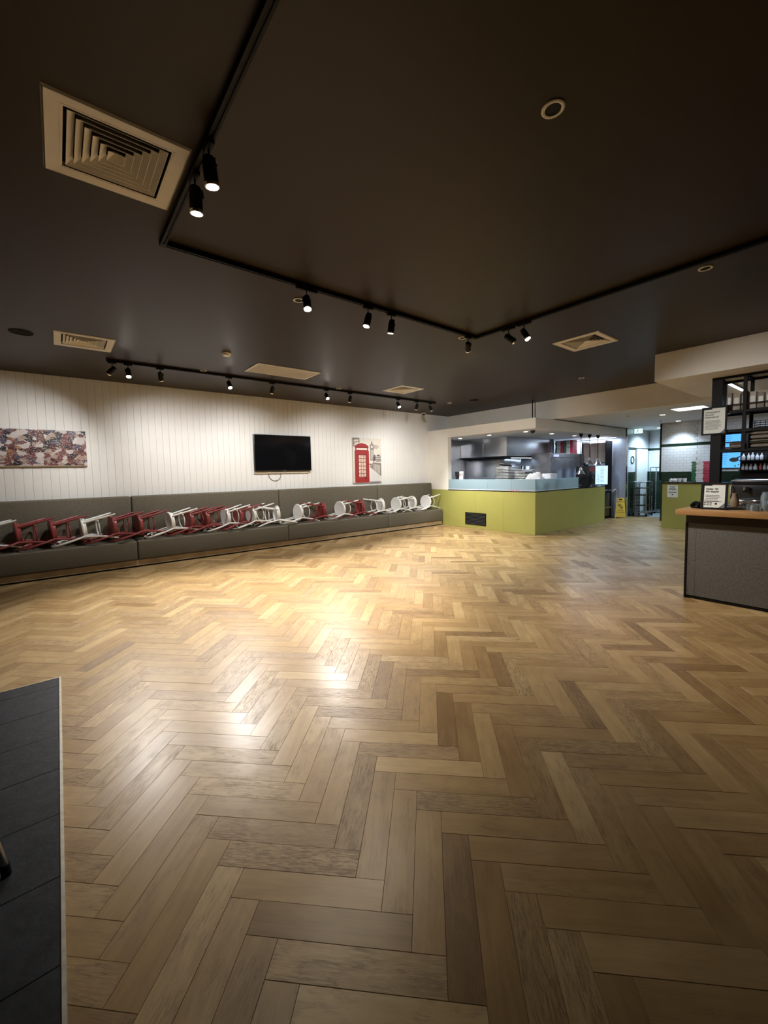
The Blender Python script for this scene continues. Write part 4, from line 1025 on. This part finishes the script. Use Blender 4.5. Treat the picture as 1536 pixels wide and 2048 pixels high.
for x, y, lab in ((10.01, 3.70, 'small ceiling sprinkler over the passage, left one'), (11.94, 3.65, 'small ceiling sprinkler over the passage, right one')):
    t = thing('sprinkler', lab, 'sprinkler', (x, y, ZL), 'small corridor ceiling sprinklers')
    obj('stem', MB().lathe([(0.03, -0.0005), (0.03, -0.006), (0.012, -0.008), (0.012, -0.04)], (x, y, ZL), 12), CHROME, t)
    obj('deflector', MB().lathe([(0.022, -0.052), (0.022, -0.049)], (x, y, ZL), 12), BLACK, t)
t = thing('ceiling_panel_light', 'flat lit panel light in the corridor ceiling behind the hanging sign', 'light', (10.2, 2.62, ZL))
obj('frame', MB().box(9.9, 10.5, 2.30, 2.90, ZL-0.012, ZL-0.0005), PLASTICW, t)
obj('diffuser', MB().box(9.93, 10.47, 2.33, 2.87, ZL-0.014, ZL-0.0121), mat('panel_light_face', (0.7, 0.75, 0.8), 0.5, emit=(0.75, 0.87, 1.0), estr=1.2), t)

t = thing('exit_sign', 'pale lit green exit sign with running figure in the back corridor', 'sign', (14.0, 4.9, 2.55))
obj('housing', MB().box(13.99, 14.03, 4.74, 4.985, 2.545, 2.695, bev=0.003), PLASTICW, t)
obj('face', MB().box(13.986, 13.9899, 4.75, 4.975, 2.555, 2.685), EXITE, t)
fg = MB()
fg.prism([(13.9855, 4.875+0.011*math.cos(a), 2.667+0.011*math.sin(a)) for a in [2*PI*k/12 for k in range(12)]], (-0.0008, 0, 0))
for (ya, za), (yb, zb) in (((4.878, 2.655), (4.893, 2.615)), ((4.880, 2.650), (4.850, 2.637)), ((4.880, 2.650), (4.912, 2.640)), ((4.893, 2.615), (4.862, 2.603)), ((4.862, 2.603), (4.866, 2.570)), ((4.893, 2.615), (4.915, 2.590)), ((4.915, 2.590), (4.938, 2.588))):
    d = Vector((0, yb-ya, zb-za)).normalized(); q = Vector((0, -d.z, d.y))*0.0065
    p, r = Vector((13.9855, ya, za)), Vector((13.9855, yb, zb))
    fg.prism([p+q, r+q, r-q, p-q], (-0.0008, 0, 0))
obj('running_figure', fg, EXITG, t, smooth=False)
obj('arrow', MB().prism([(13.9855, y, z) for y, z in ((4.80, 2.60), (4.765, 2.62), (4.80, 2.64))], (-0.0008, 0, 0)), EXITG, t)
obj('wall_letter', text_mesh('O', 0.36, frameM((13.78, 4.985, 1.62), (1, 0, 0), (0, 0, 1)), 0.004, 'LEFT'), INK, label='tall black letter O on the tiled corridor wall', cat='letter')

# ---- racks in the back corridor
def rack(x0, x1, y0, y1, z1, n, trays, lab, nm):
    t = thing(nm, lab, 'rack', ((x0+x1)/2, (y0+y1)/2, 0))
    for x in (x0, x1):
        for y in (y0, y1):
            obj('post', MB().box(x-0.013, x+0.013, y-0.013, y+0.013, 0.10, z1), STEEL, t)
            obj('castor', MB().lathe([(0.045, -0.014), (0.045, 0.014)], (x, y, 0.052), 14, (0, 1, 0)).box(x-0.012, x+0.012, y-0.018, y+0.018, 0.06, 0.0995), BLACK, t)
    for k in range(n):
        z = 0.2+(z1-0.3)*k/(n-1)
        obj('runner', MB().box(x0, x1, y0-0.011, y0+0.025, z, z+0.006), STEEL, t)
        obj('runner', MB().box(x0, x1, y1-0.025, y1+0.011, z, z+0.006), STEEL, t)
    obj('top_frame', MB().tube([(x0, y0, z1), (x0, y1, z1), (x1, y1, z1), (x1, y0, z1)], 0.013, 8, True), CHROME, t)
    obj('base_frame', MB().tube([(x0, y0, 0.12), (x0, y1, 0.12), (x1, y1, 0.12), (x1, y0, 0.12)], 0.016, 8, True), STEEL, t)
    for k in trays:
        z = 0.2+(z1-0.3)*k/(n-1)+0.0065
        obj('loaded_tray', MB().box(x0+0.02, x1-0.02, y0+0.02, y1-0.02, z, z+0.028, bev=0.006), PLASTICB, label='black oven tray, %s in the low wheeled rack of the back corridor' % {1: 'lowest', 4: 'middle one', 6: 'topmost'}[k], cat='tray', group='trays in the corridor racks')
rack(13.92, 14.38, 4.58, 4.93, 1.06, 8, (1, 4, 6), 'low wheeled steel tray rack with black trays in the back corridor', 'tray_rack')
rack(14.62, 15.15, 4.18, 4.72, 1.50, 14, (), 'tall wheeled steel bakery rack behind the low rack', 'bakery_rack')

# ================================================================= SECOND GREEN COUNTER (takeaway)
t = thing('takeaway_counter', 'green takeaway counter with black top in front of the white tiles', 'counter', (12.0, 2.5, 0))
obj('body', MB().box(11.63, 12.5, 0.4, 3.47, 0.002, 1.10), STEELD, t)
for a, b in ((3.48, 2.40), (2.40, 1.32), (1.32, 0.4)):
    obj('panel', MB().box(11.61, 11.629, b+0.001, a-0.001, 0.002, 1.10, bev=0.001, seg=1), GREEN, t)
obj('panel', MB().box(11.63, 12.5, 3.4705, 3.4795, 0.002, 1.10), GREEN, t)
obj('countertop', MB().box(11.59, 12.52, 0.4, 3.50, 1.1005, 1.135, bev=0.003), BLACKG, t)
t = thing('paper_notice', 'white paper notice taped to the takeaway counter', 'notice', (11.6, 3.26, 0.76))
obj('sheet', MB().box(11.6055, 11.6085, 3.155, 3.375, 0.765, 1.06), PAPER, t)
for s, z, b in (('order', 1.005, 0.0012), ('pickups', 0.955, 0.0016), ('&', 0.918, 0.0), ('payment', 0.875, 0.0014)):
    obj('printed_word', text_mesh(s, 0.046 if s != '&' else 0.026, frameM((11.6050, 3.265, z), (0, -1, 0), (0, 0, 1)), b, 'CENTER'), INK, t)
obj('printed_mark', MB().prism([(11.605, 3.265+dy, 0.832+dz) for dy, dz in ((0.02, 0), (0, 0.02), (-0.02, 0), (0, -0.022))], (-0.0005, 0, 0)), INK, t)
for k in range(12):
    z = 1.136+k*0.0405; yo = 2.80+random.uniform(-0.008, 0.008)
    o = pizza_box(11.90+random.uniform(-0.008, 0.008), yo, z, 0.34, 0.037, True, 'striped pizza box, %s, stack on the takeaway counter' % nth(k, 12), 'striped pizza boxes on the takeaway counter')
for i, (y, kind) in enumerate(((3.34, 0), (3.27, 1), (3.18, 2), (3.08, 3))):
    if kind in (0, 1): crumpled('paper_bundle', (11.80, y, 1.135+0.03), 0.06, 0.055, 0.05, CLOTHW, ('crumpled white paper bundle at the left end of the takeaway counter', 'second white paper bundle on the takeaway counter')[kind], 'paper', 4+kind)
    else: obj('paper_cup', MB().lathe([(0.035, 0), (0.05, 0.085), (0.046, 0.085), (0.032, 0.004)], (11.80, y, 1.1355), 18), PLASTICW, label=('white paper cup in the middle of the takeaway counter', 'white paper cup next to the striped box stack on the takeaway counter')[kind-2], cat='cup')

# ================================================================= BAR
t = thing('bar_counter', 'bar counter with oak top and grey stone front', 'counter', (5.9, 0.0, 0))
obj('body', MB().box(5.575, 6.22, -2.6, 1.415, 0.002, 0.96), STONED, t)
obj('upper_band', MB().box(5.550, 5.5745, -2.6, 1.422, 0.865, 0.96), STONED, t)
obj('plinth', MB().box(5.558, 5.5745, -2.6, 1.418, 0.002, 0.035), BLACK, t)
yb = [1.405, 1.325]
while yb[-1] > -2.5: yb.append(yb[-1]-0.62)
for a, b in zip(yb[:-1], yb[1:]):
    for z0, z1 in ((0.036, 0.435), (0.436, 0.8645)):
        obj('stone_tile', MB().box(5.552, 5.5745, b+0.0006, a-0.0006, z0, z1, bev=0.0012, seg=1), STONE, t)
obj('corner_trim', MB().box(5.546, 5.575, 1.4055, 1.424, 0.002, 0.8645), BLACK, t)
mb = MB().box(5.452, 6.26, -2.6, 1.50, 0.9605, 1.018, bev=0.004)
me = mb.mesh('worktop')
me.uv_layers.new(name='UVMap'); ca = me.color_attributes.new('tone', 'FLOAT_COLOR', 'CORNER')
for lp in me.loops:
    c = me.vertices[lp.vertex_index].co; me.uv_layers[0].data[lp.index].uv = (c.y, c.x+c.z); ca.data[lp.index].color = (0.5, 0, 0, 1)
obj('worktop', me, BARWOOD, t)

def framed_sign(name, o, w, h, lean, heads, nlines, lab, foot):
    """black frame, paper with heading lines and fine print. o: lower centre; faces -x."""
    t = thing(name, lab, 'sign', o)
    R = Matrix.Rotation(lean, 3, 'Y')
    O = Vector(o)
    def P(u, v, n=0.0): return O + R @ Vector((-n, -u, v))     # u to the viewer's right
    def rect(mb, u0, u1, v0, v1, n0, n1):
        mb.prism([P(u0, v0, n0), P(u1, v0, n0), P(u1, v1, n0), P(u0, v1, n0)], R @ Vector((-(n1-n0), 0, 0)))
    mb = MB(); rect(mb, -w/2, w/2, 0, h, -0.012, -0.002); obj('backing', mb, PLASTICB, t)
    b = 0.020
    mb = MB(); rect(mb, -w/2, w/2, 0, b, -0.002, 0.010); rect(mb, -w/2, w/2, h-b, h, -0.002, 0.010); rect(mb, -w/2, -w/2+b, b, h-b, -0.002, 0.010); rect(mb, w/2-b, w/2, b, h-b, -0.002, 0.010)
    obj('frame', mb, BLACK, t)
    mb = MB(); rect(mb, -w/2+b, w/2-b, b, h-b, -0.0018, 0.0); ps = obj('paper', mb, PAPER, t)
    M3 = lambda u, v: frameM(P(u, v, 0.0006), R @ Vector((0, -1, 0)), R @ Vector((0, 0, 1)))
    u0 = -w/2+b+0.022; v = h-b-0.05
    sz = (w-2*b)*0.135
    mb = MB(); rect(mb, -w/2+b, -w/2+b+0.4*(w-2*b), h-b-0.016, h-b, 0.0004, 0.0012); obj('printed_tab', mb, INK, ps)
    for s in heads:
        obj('printed_heading', text_mesh(s, sz, M3(u0, v-sz*0.4), 0.0007), INK, ps); v -= sz*1.08
    v -= 0.004
    mb = MB()
    for k in range(nlines):
        vv = v-0.012-k*0.0175
        rect(mb, u0, u0+(w-2*b)*random.uniform(0.55, 0.78), vv-0.0032, vv+0.0032, 0.0004, 0.0009)
    obj('printed_fine_lines', mb, INKG, ps, smooth=False)
    if foot:
        mb = MB(); rect(mb, u0-0.012, u0+(w-2*b)*0.64, 0.088, 0.094, 0.0004, 0.0009)
        for k in range(3):
            rect(mb, u0-0.012+k*0.026, u0+0.008+k*0.026, 0.066, 0.076, 0.0004, 0.0009); rect(mb, u0-0.012+k*0.026, u0+0.006+k*0.026, 0.046, 0.054, 0.0004, 0.0009)
        rect(mb, u0+0.086, u0+0.106, 0.054, 0.075, 0.0004, 0.0009)
        obj('printed_logos', mb, INK, ps, smooth=False)
    mb = MB(); mb.prism([P(w/2-b, b, 0.0006), P(w/2-b, b+0.055, 0.0006), P(w/2-b-0.055, b, 0.0006)], R @ Vector((-0.0005, 0, 0))); obj('printed_corner', mb, INKG, ps)
    return t
framed_sign('age_notice', (5.662, 1.205, 1.0195), 0.235, 0.300, 0.12, ('Under 18?', 'No supply!'), 5, 'black framed age notice standing on the bar top', True)
framed_sign('conduct_notice', (7.472, 1.615, 1.955), 0.29, 0.40, 0.0, ('Intoxicated?', 'Drunk?', 'Disorderly?'), 8, 'black framed conduct notice hung on the black post', False)
obj('notice_strut', MB().box(5.70, 5.80, 1.18, 1.23, 1.0185, 1.024).box(5.79, 5.80, 1.18, 1.23, 1.024, 1.10), BLACK, label='small black stand behind the age notice', cat='stand')
crumpled('bar_cloth', (5.80, 1.39, 1.018+0.03), 0.10, 0.055, 0.045, BLACK, 'black folded cloth at the left corner of the bar top', 'cloth', 9)

# ---- hanging rack behind the bar: black frame, shelves, and what is on them
t = thing('overhead_rack', 'black steel shelf rack on posts behind the bar', 'rack', (7.8, 0.8, 1.24))
obj('corner_post', MB().box(7.49, 7.62, 1.535, 1.655, 1.245, 2.768), BLACK, t)
for x in (7.51, 7.97):
    for y in (1.29, 0.45, -0.4):
        obj('post', MB().box(x-0.018, x+0.018, y-0.02, y+0.02, 1.70, 2.768), BLACK, t)
obj('post', MB().box(7.952, 7.988, 1.58, 1.62, 1.70, 2.768), BLACK, t)
for z in (1.70, 1.975, 2.245, 2.735):
    fr = MB()
    for x in (7.505, 7.965): fr.box(x-0.018, x+0.018, -1.2, 1.534 if x < 7.7 else 1.62, z, z+0.032)
    for y in (1.60, 1.29, 0.45, -0.4):
        fr.box(7.624 if y > 1.5 else 7.524, 7.946, y-0.015, y+0.015, z+0.002, z+0.030)
    obj('shelf_frame', fr, BLACK, t)
for z in (1.70, 1.975, 2.245):
    obj('shelf_board', MB().box(7.525, 7.945, -1.2, 1.52, z+0.0325, z+0.042), BLACK, t)
for z in (1.83, 2.36):
    obj('guard_rail', MB().tube([(7.50, 1.53, z), (7.50, -1.2, z)], 0.007, 6), BLACK, t)
br = random.Random(21)
y = 1.50; k = 0
labs = ['leftmost', 'second', 'third', 'fourth', 'fifth', 'sixth', 'seventh', 'eighth', 'ninth', 'tenth', 'eleventh', 'twelfth']
while y > 0.72 and k < 10:
    w = br.uniform(0.055, 0.10); hh = br.uniform(0.19, 0.27)
    m = [mat('box_file_grey', (0.23, 0.20, 0.17), 0.7), mat('box_file_stone', (0.34, 0.30, 0.25), 0.7), mat('box_file_brown', (0.14, 0.11, 0.085), 0.7), mat('box_file_pale', (0.46, 0.43, 0.38), 0.7)][k % 4]
    bb = thing('carton', '%s carton from the left on the top shelf of the overhead rack' % labs[k], 'carton', (7.68, y-w/2, 2.2875), 'cartons on the top shelf of the rack')
    obj('body', MB().box(7.55, 7.80, y-w, y-0.004, 2.2875, 2.2875+hh, bev=0.003), m, bb)
    obj('spine_label', MB().box(7.5485, 7.5499, y-w+0.014, y-0.018, 2.2875+hh*0.35, 2.2875+hh*0.75), PAPER if k % 2 else PLASTICW, bb)
    y -= w+0.006; k += 1
def sack(x, y, z, sx, sy, sz, seed, lab):
    bm = bmesh.new(); bmesh.ops.create_cube(bm, size=2.0); bmesh.ops.subdivide_edges(bm, edges=bm.edges, cuts=7, use_grid_fill=True)
    for v in bm.verts:
        n = v.co.copy(); L4 = (abs(n.x)**4+abs(n.y)**4+abs(n.z)**4)**0.25
        n = n/L4
        f = 1+0.06*math.sin(7*n.x+seed)*math.sin(5*n.y+seed*2)
        v.co = Vector((x+n.x*sx*f, y+n.y*sy*f, z+sz+n.z*sz*(1+0.05*math.sin(9*n.y+seed)) if n.z > -0.5 else z+sz+n.z*sz))
        v.co.z = max(v.co.z, z)
    mb = MB(); mb.bm.free(); mb.bm = bm
    return obj('hessian_sack', mb, HESSIAN, label=lab, cat='sack', group='hessian sacks on the bottom shelf of the rack')
zz = 1.7425
for k in range(4):
    sack(7.73, 0.97+0.02*(k % 2), zz, 0.19, 0.27, 0.030, k+1, ('bottom', 'second', 'third', 'top')[k]+' hessian sack of the folded pile on the low rack shelf'); zz += 0.0605
sack(7.72, 1.38, 1.7425, 0.16, 0.08, 0.055, 9, 'small slumped hessian sack left of the folded pile')
t = thing('wire_basket', 'dark wire basket on the middle shelf of the overhead rack', 'basket', (7.73, 1.0, 2.0175))
for k in range(4): obj('wire_ring', MB().tube([(7.56, 0.78, 2.022+0.03*k), (7.90, 0.78, 2.022+0.03*k), (7.90, 1.2, 2.022+0.03*k), (7.56, 1.2, 2.022+0.03*k)], 0.004, 5, True), BLACK, t)
for k in range(8): obj('wire_rib', MB().tube([(7.558, 0.80+k*0.055, 2.02), (7.558, 0.80+k*0.055, 2.115)], 0.003, 5), BLACK, t)

t = thing('back_bar', 'low dark back bar cabinet behind the bar', 'cabinet', (7.8, -0.3, 0))
obj('cabinet', MB().box(7.42, 8.05, -2.4, 1.70, 0.002, 0.90), STONED, t)
obj('top', MB().box(7.40, 8.07, -2.4, 1.72, 0.9005, 0.935, bev=0.003), BLACKG, t)
obj('post_foot', MB().box(7.49, 7.62, 1.535, 1.655, 0.9355, 1.2445), BLACK, t)
# LED strip under the soffit
t = thing('led_strip', 'bluish white LED strip light on the ceiling behind the rack', 'light', (8.6, 1.57, 2.7))
obj('channel', MB().box(8.1, XF-0.05, 1.55, 1.60, 2.748, 2.769), STEEL, t)
obj('diffuser', MB().box(8.1, XF-0.05, 1.556, 1.594, 2.742, 2.7475), LED, t)
t = thing('led_strip', 'bluish white LED strip light on the corridor ceiling over the takeaway counter', 'light', (10.6, 1.5, 2.69))
obj('channel', MB().box(XF+0.2, 12.4, 1.48, 1.53, 2.680, 2.6995), STEEL, t)
obj('diffuser', MB().box(XF+0.2, 12.4, 1.486, 1.524, 2.674, 2.6795), LED, t)
o = add_light('strip_glow', 'AREA', (0, 0, -0.04), 45, COOL, shape='RECTANGLE', size=2.6, size_y=0.04); o.parent = t

# ---- screens on the pier wall
def menu_screen(y0, y1, z0, z1, lab, dish):
    t = thing('menu_screen', lab, 'screen', (12.95, (y0+y1)/2, z0), 'blue menu screens')
    obj('casing', MB().box(12.93, 12.975, y0, y1, z0, z1, bev=0.004), PLASTICB, t)
    sc = obj('picture', MB().box(12.9275, 12.9299, y0+0.012, y1-0.012, z0+0.012, z1-0.012), SCREENB, t)
    mb = MB()
    for k in range(6):
        zz = z1-0.06-k*(z1-z0)*0.12; mb.box(12.9265, 12.9274, y1-0.06-(0.16 if k < 3 else 0.15), y1-0.05, zz-0.006, zz)
    obj('screen_text', mb, TINT, sc, smooth=False)
    if dish:
        yc, zc = y0+0.14, z0+(z1-z0)*0.48
        obj('screen_dish', MB().prism([(12.9273, yc+0.09*math.cos(a), zc+0.055*math.sin(a)) for a in [2*PI*k/16 for k in range(16)]], (-0.0006, 0, 0)).prism([(12.9273, yc-0.06, zc+0.02), (12.9273, yc-0.12, zc+0.07), (12.9273, yc-0.11, zc+0.09), (12.9273, yc-0.04, zc+0.05)], (-0.0006, 0, 0)), mat('screen_dish_brown', (0.05, 0.045, 0.03), 0.5), sc)
        obj('screen_leaf', MB().prism([(12.9273, y0+0.10, z0+0.03), (12.9273, y0+0.14, z0+0.05), (12.9273, y0+0.11, z0+0.09)], (-0.0006, 0, 0)).prism([(12.9273, y0+0.04, z0+0.06), (12.9273, y0+0.07, z0+0.08), (12.9273, y0+0.04, z0+0.11)], (-0.0006, 0, 0)), TINTG, sc)
menu_screen(2.24, 2.73, 1.44, 1.87, 'bright blue menu screen with a dish picture, right of the black post', True)
menu_screen(2.20, 2.66, 1.95, 2.33, 'upper blue menu screen seen through the rack', False)
# ---- bottle shelf, coffee machine and glasses
t = thing('bottle_shelf', 'dark bottle shelf with hanging glasses behind the bar', 'shelf', (10.2, 0.8, 0))
obj('back', MB().box(10.28, 10.31, -0.6, 1.80, 0.94, 2.2), BLACK, t)
for z in (1.42, 1.60): obj('board', MB().box(10.05, 10.279, -0.6, 1.78, z-0.018, z), BLACKG, t)
obj('cabinet', MB().box(10.0, 10.31, -0.6, 1.80, 0.002, 0.939), STONED, t)
ob = 0
for z in (1.4005, 1.6005):
    y = 1.73; k = 0
    while y > 1.05:
        x = 10.14; hgt = random.uniform(0.11, 0.145); r0 = random.choice((0.022, 0.026, 0.03))
        m = random.choice([BOTTLEC, BOTTLEC, BOTTLED, BOTTLER, BOTTLEC])
        z_ = (1.4205 if z < 1.5 else 1.6205)-0.02
        o = obj('bottle', MB().lathe([(r0*0.9, 0), (r0, 0.006), (r0, hgt*0.6), (r0*0.4, hgt*0.78), (r0*0.36, hgt), (r0*0.3, hgt)], (x, y, z_), 14), m,
                label='small bottle, %s from the left in the %s row behind the bar' % (ORD[k], 'lower' if z < 1.5 else 'upper'), cat='bottle', group='%s row of bottles behind the bar' % ('lower' if z < 1.5 else 'upper'))
        y -= 2*r0+random.uniform(0.006, 0.014); k += 1
t = thing('coffee_machine', 'black and chrome coffee machine behind the bar', 'coffee machine', (7.75, 1.15, 0.935))
obj('body', MB().box(7.55, 7.95, 0.75, 1.42, 1.02, 1.30, bev=0.015), PLASTICB, t)
obj('front_bar', MB().box(7.52, 7.549, 0.78, 1.40, 1.24, 1.275), CHROME, t)
obj('cup_rail', MB().tube([(7.56, 0.78, 1.345), (7.56, 1.40, 1.345)], 0.007, 6).tube([(7.56, 1.40, 1.345), (7.56, 1.40, 1.30)], 0.006, 6).tube([(7.56, 0.78, 1.345), (7.56, 0.78, 1.30)], 0.006, 6), CHROME, t)
for y in (0.93, 1.24):
    gq = obj('group_head', MB().lathe([(0.036, 0), (0.036, 0.05)], (7.50, y, 1.15), 16).box(7.50, 7.549, y-0.02, y+0.02, 1.16, 1.20), CHROME, t)
    obj('portafilter_handle', MB().tube([(7.47, y, 1.155), (7.38, y, 1.14)], 0.012, 8), BLACK, gq)
obj('steam_wand', MB().tube([(7.53, 1.40, 1.22), (7.48, 1.40, 1.2), (7.47, 1.40, 1.03)], 0.006, 6), CHROME, t)
obj('drip_tray', MB().box(7.45, 7.95, 0.77, 1.40, 0.936, 1.019, bev=0.004), STEEL, t)
obj('carafe', MB().lathe([(0.034, 0), (0.043, 0.02), (0.040, 0.09), (0.022, 0.135), (0.028, 0.165), (0.022, 0.165), (0.016, 0.135)], (6.08, 1.10, 1.0185), 20), BROWN, label='brown carafe right of the age notice on the bar top', cat='carafe')
obj('mixing_bowl', MB().lathe([(0.03, 0), (0.06, 0.02), (0.082, 0.08), (0.078, 0.08), (0.055, 0.022), (0, 0.01)], (6.16, 0.97, 1.0185), 22), STEELD, label='dark steel bowl behind the glasses on the bar top', cat='bowl')
obj('paper_napkins', MB().box(5.80, 5.92, 1.02, 1.12, 1.0185, 1.038, bev=0.003), PAPER, label='small stack of napkins right of the age notice', cat='napkins')
def tumbler(x, y, z, r, hgt, lab):
    t = thing('drinking_glass', lab, 'glass', (x, y, z), 'upturned clear glasses on the bar top')
    obj('body', MB().lathe([(r, 0), (r*0.97, hgt*0.5), (r*0.84, hgt), (r*0.80, hgt-0.008), (r*0.93, hgt*0.5), (r-0.003, 0)], (x, y, z), 18, capb=False, capt=False).lathe([(r*0.84, hgt-0.0005), (r*0.5, hgt+0.001), (0, hgt)], (x, y, z), 18, capb=False, capt=False), CLEARG, t)
    obj('rim', MB().tube([(x+(r-0.0015)*math.cos(2*PI*k/18), y+(r-0.0015)*math.sin(2*PI*k/18), z+0.0025) for k in range(18)], 0.002, 5, True), CLEARG, t)
gl = [(5.93, 0.985), (5.83, 0.93), (5.97, 0.90), (5.86, 0.845), (5.72, 0.87), (5.99, 0.815), (5.76, 0.785), (5.88, 0.755), (6.02, 0.73), (5.80, 0.70)]
for i, (x, y) in enumerate(gl): tumbler(x, y, 1.0185, 0.037, 0.062 if i < 5 else 0.085, 'upturned clear glass, %s from the left in the cluster on the bar top' % ORD[i])
t = thing('glass_jug', 'pale clear jug at the right edge of the bar top', 'jug', (6.13, 0.82, 1.0185))
obj('body', MB().lathe([(0.05, 0), (0.068, 0.03), (0.066, 0.13), (0.052, 0.17), (0.056, 0.185), (0.053, 0.185), (0.049, 0.17), (0.063, 0.13), (0.064, 0.03), (0.045, 0.006)], (6.13, 0.82, 1.0185), 22), CLEARG, t)
obj('handle', MB().tube(catmull([(6.13, 0.755, 1.175), (6.13, 0.715, 1.16), (6.13, 0.71, 1.10), (6.13, 0.755, 1.07)], 5), 0.007, 6), CLEARG, t)
t = thing('syrup_dispenser', 'tall black dispenser at the right edge behind the glasses', 'dispenser', (6.14, 0.70, 1.0185))
obj('body', MB().lathe([(0.045, 0), (0.047, 0.20), (0.03, 0.235), (0.014, 0.245)], (6.15, 0.695, 1.0185), 18), PLASTICB, t)
obj('pump', MB().tube([(6.15, 0.695, 1.26), (6.15, 0.695, 1.31), (6.10, 0.695, 1.305)], 0.006, 6), PLASTICB, t)

# ================================================================= STOOL at the lower left edge (only one leg shows)
t = thing('metal_stool', 'grey metal stool leg with black foot on the slate tiles at the left edge', 'stool', (-0.42, 2.05, 0.006))
obj('seat', MB().lathe([(0.0, 0.738), (0.13, 0.738), (0.15, 0.745), (0.15, 0.762), (0.13, 0.77), (0.0, 0.765)], (-0.46, 2.06, 0.0), 24), STEELD, t)
for sx, sy in ((1, -0.1), (-1, -0.4), (0.2, 1), (-0.3, -1.2)):
    d = Vector((sx, sy, 0)).normalized()
    p0 = Vector((-0.46, 2.06, 0.738))+d*0.09; p1 = Vector((-0.46, 2.06, 0.03))+d*0.222
    lg = obj('leg', MB().tube([p0, p1], 0.012, 10), STEEL, t)
    obj('foot_cap', MB().tube([p1+(p0-p1).normalized()*0.02, (p1.x, p1.y, 0.0072)], 0.0155, 10), BLACK, lg)
obj('foot_ring', MB().tube([(-0.46+0.168*math.cos(2*PI*k/24), 2.06+0.168*math.sin(2*PI*k/24), 0.32) for k in range(24)], 0.008, 6, True), STEEL, t)
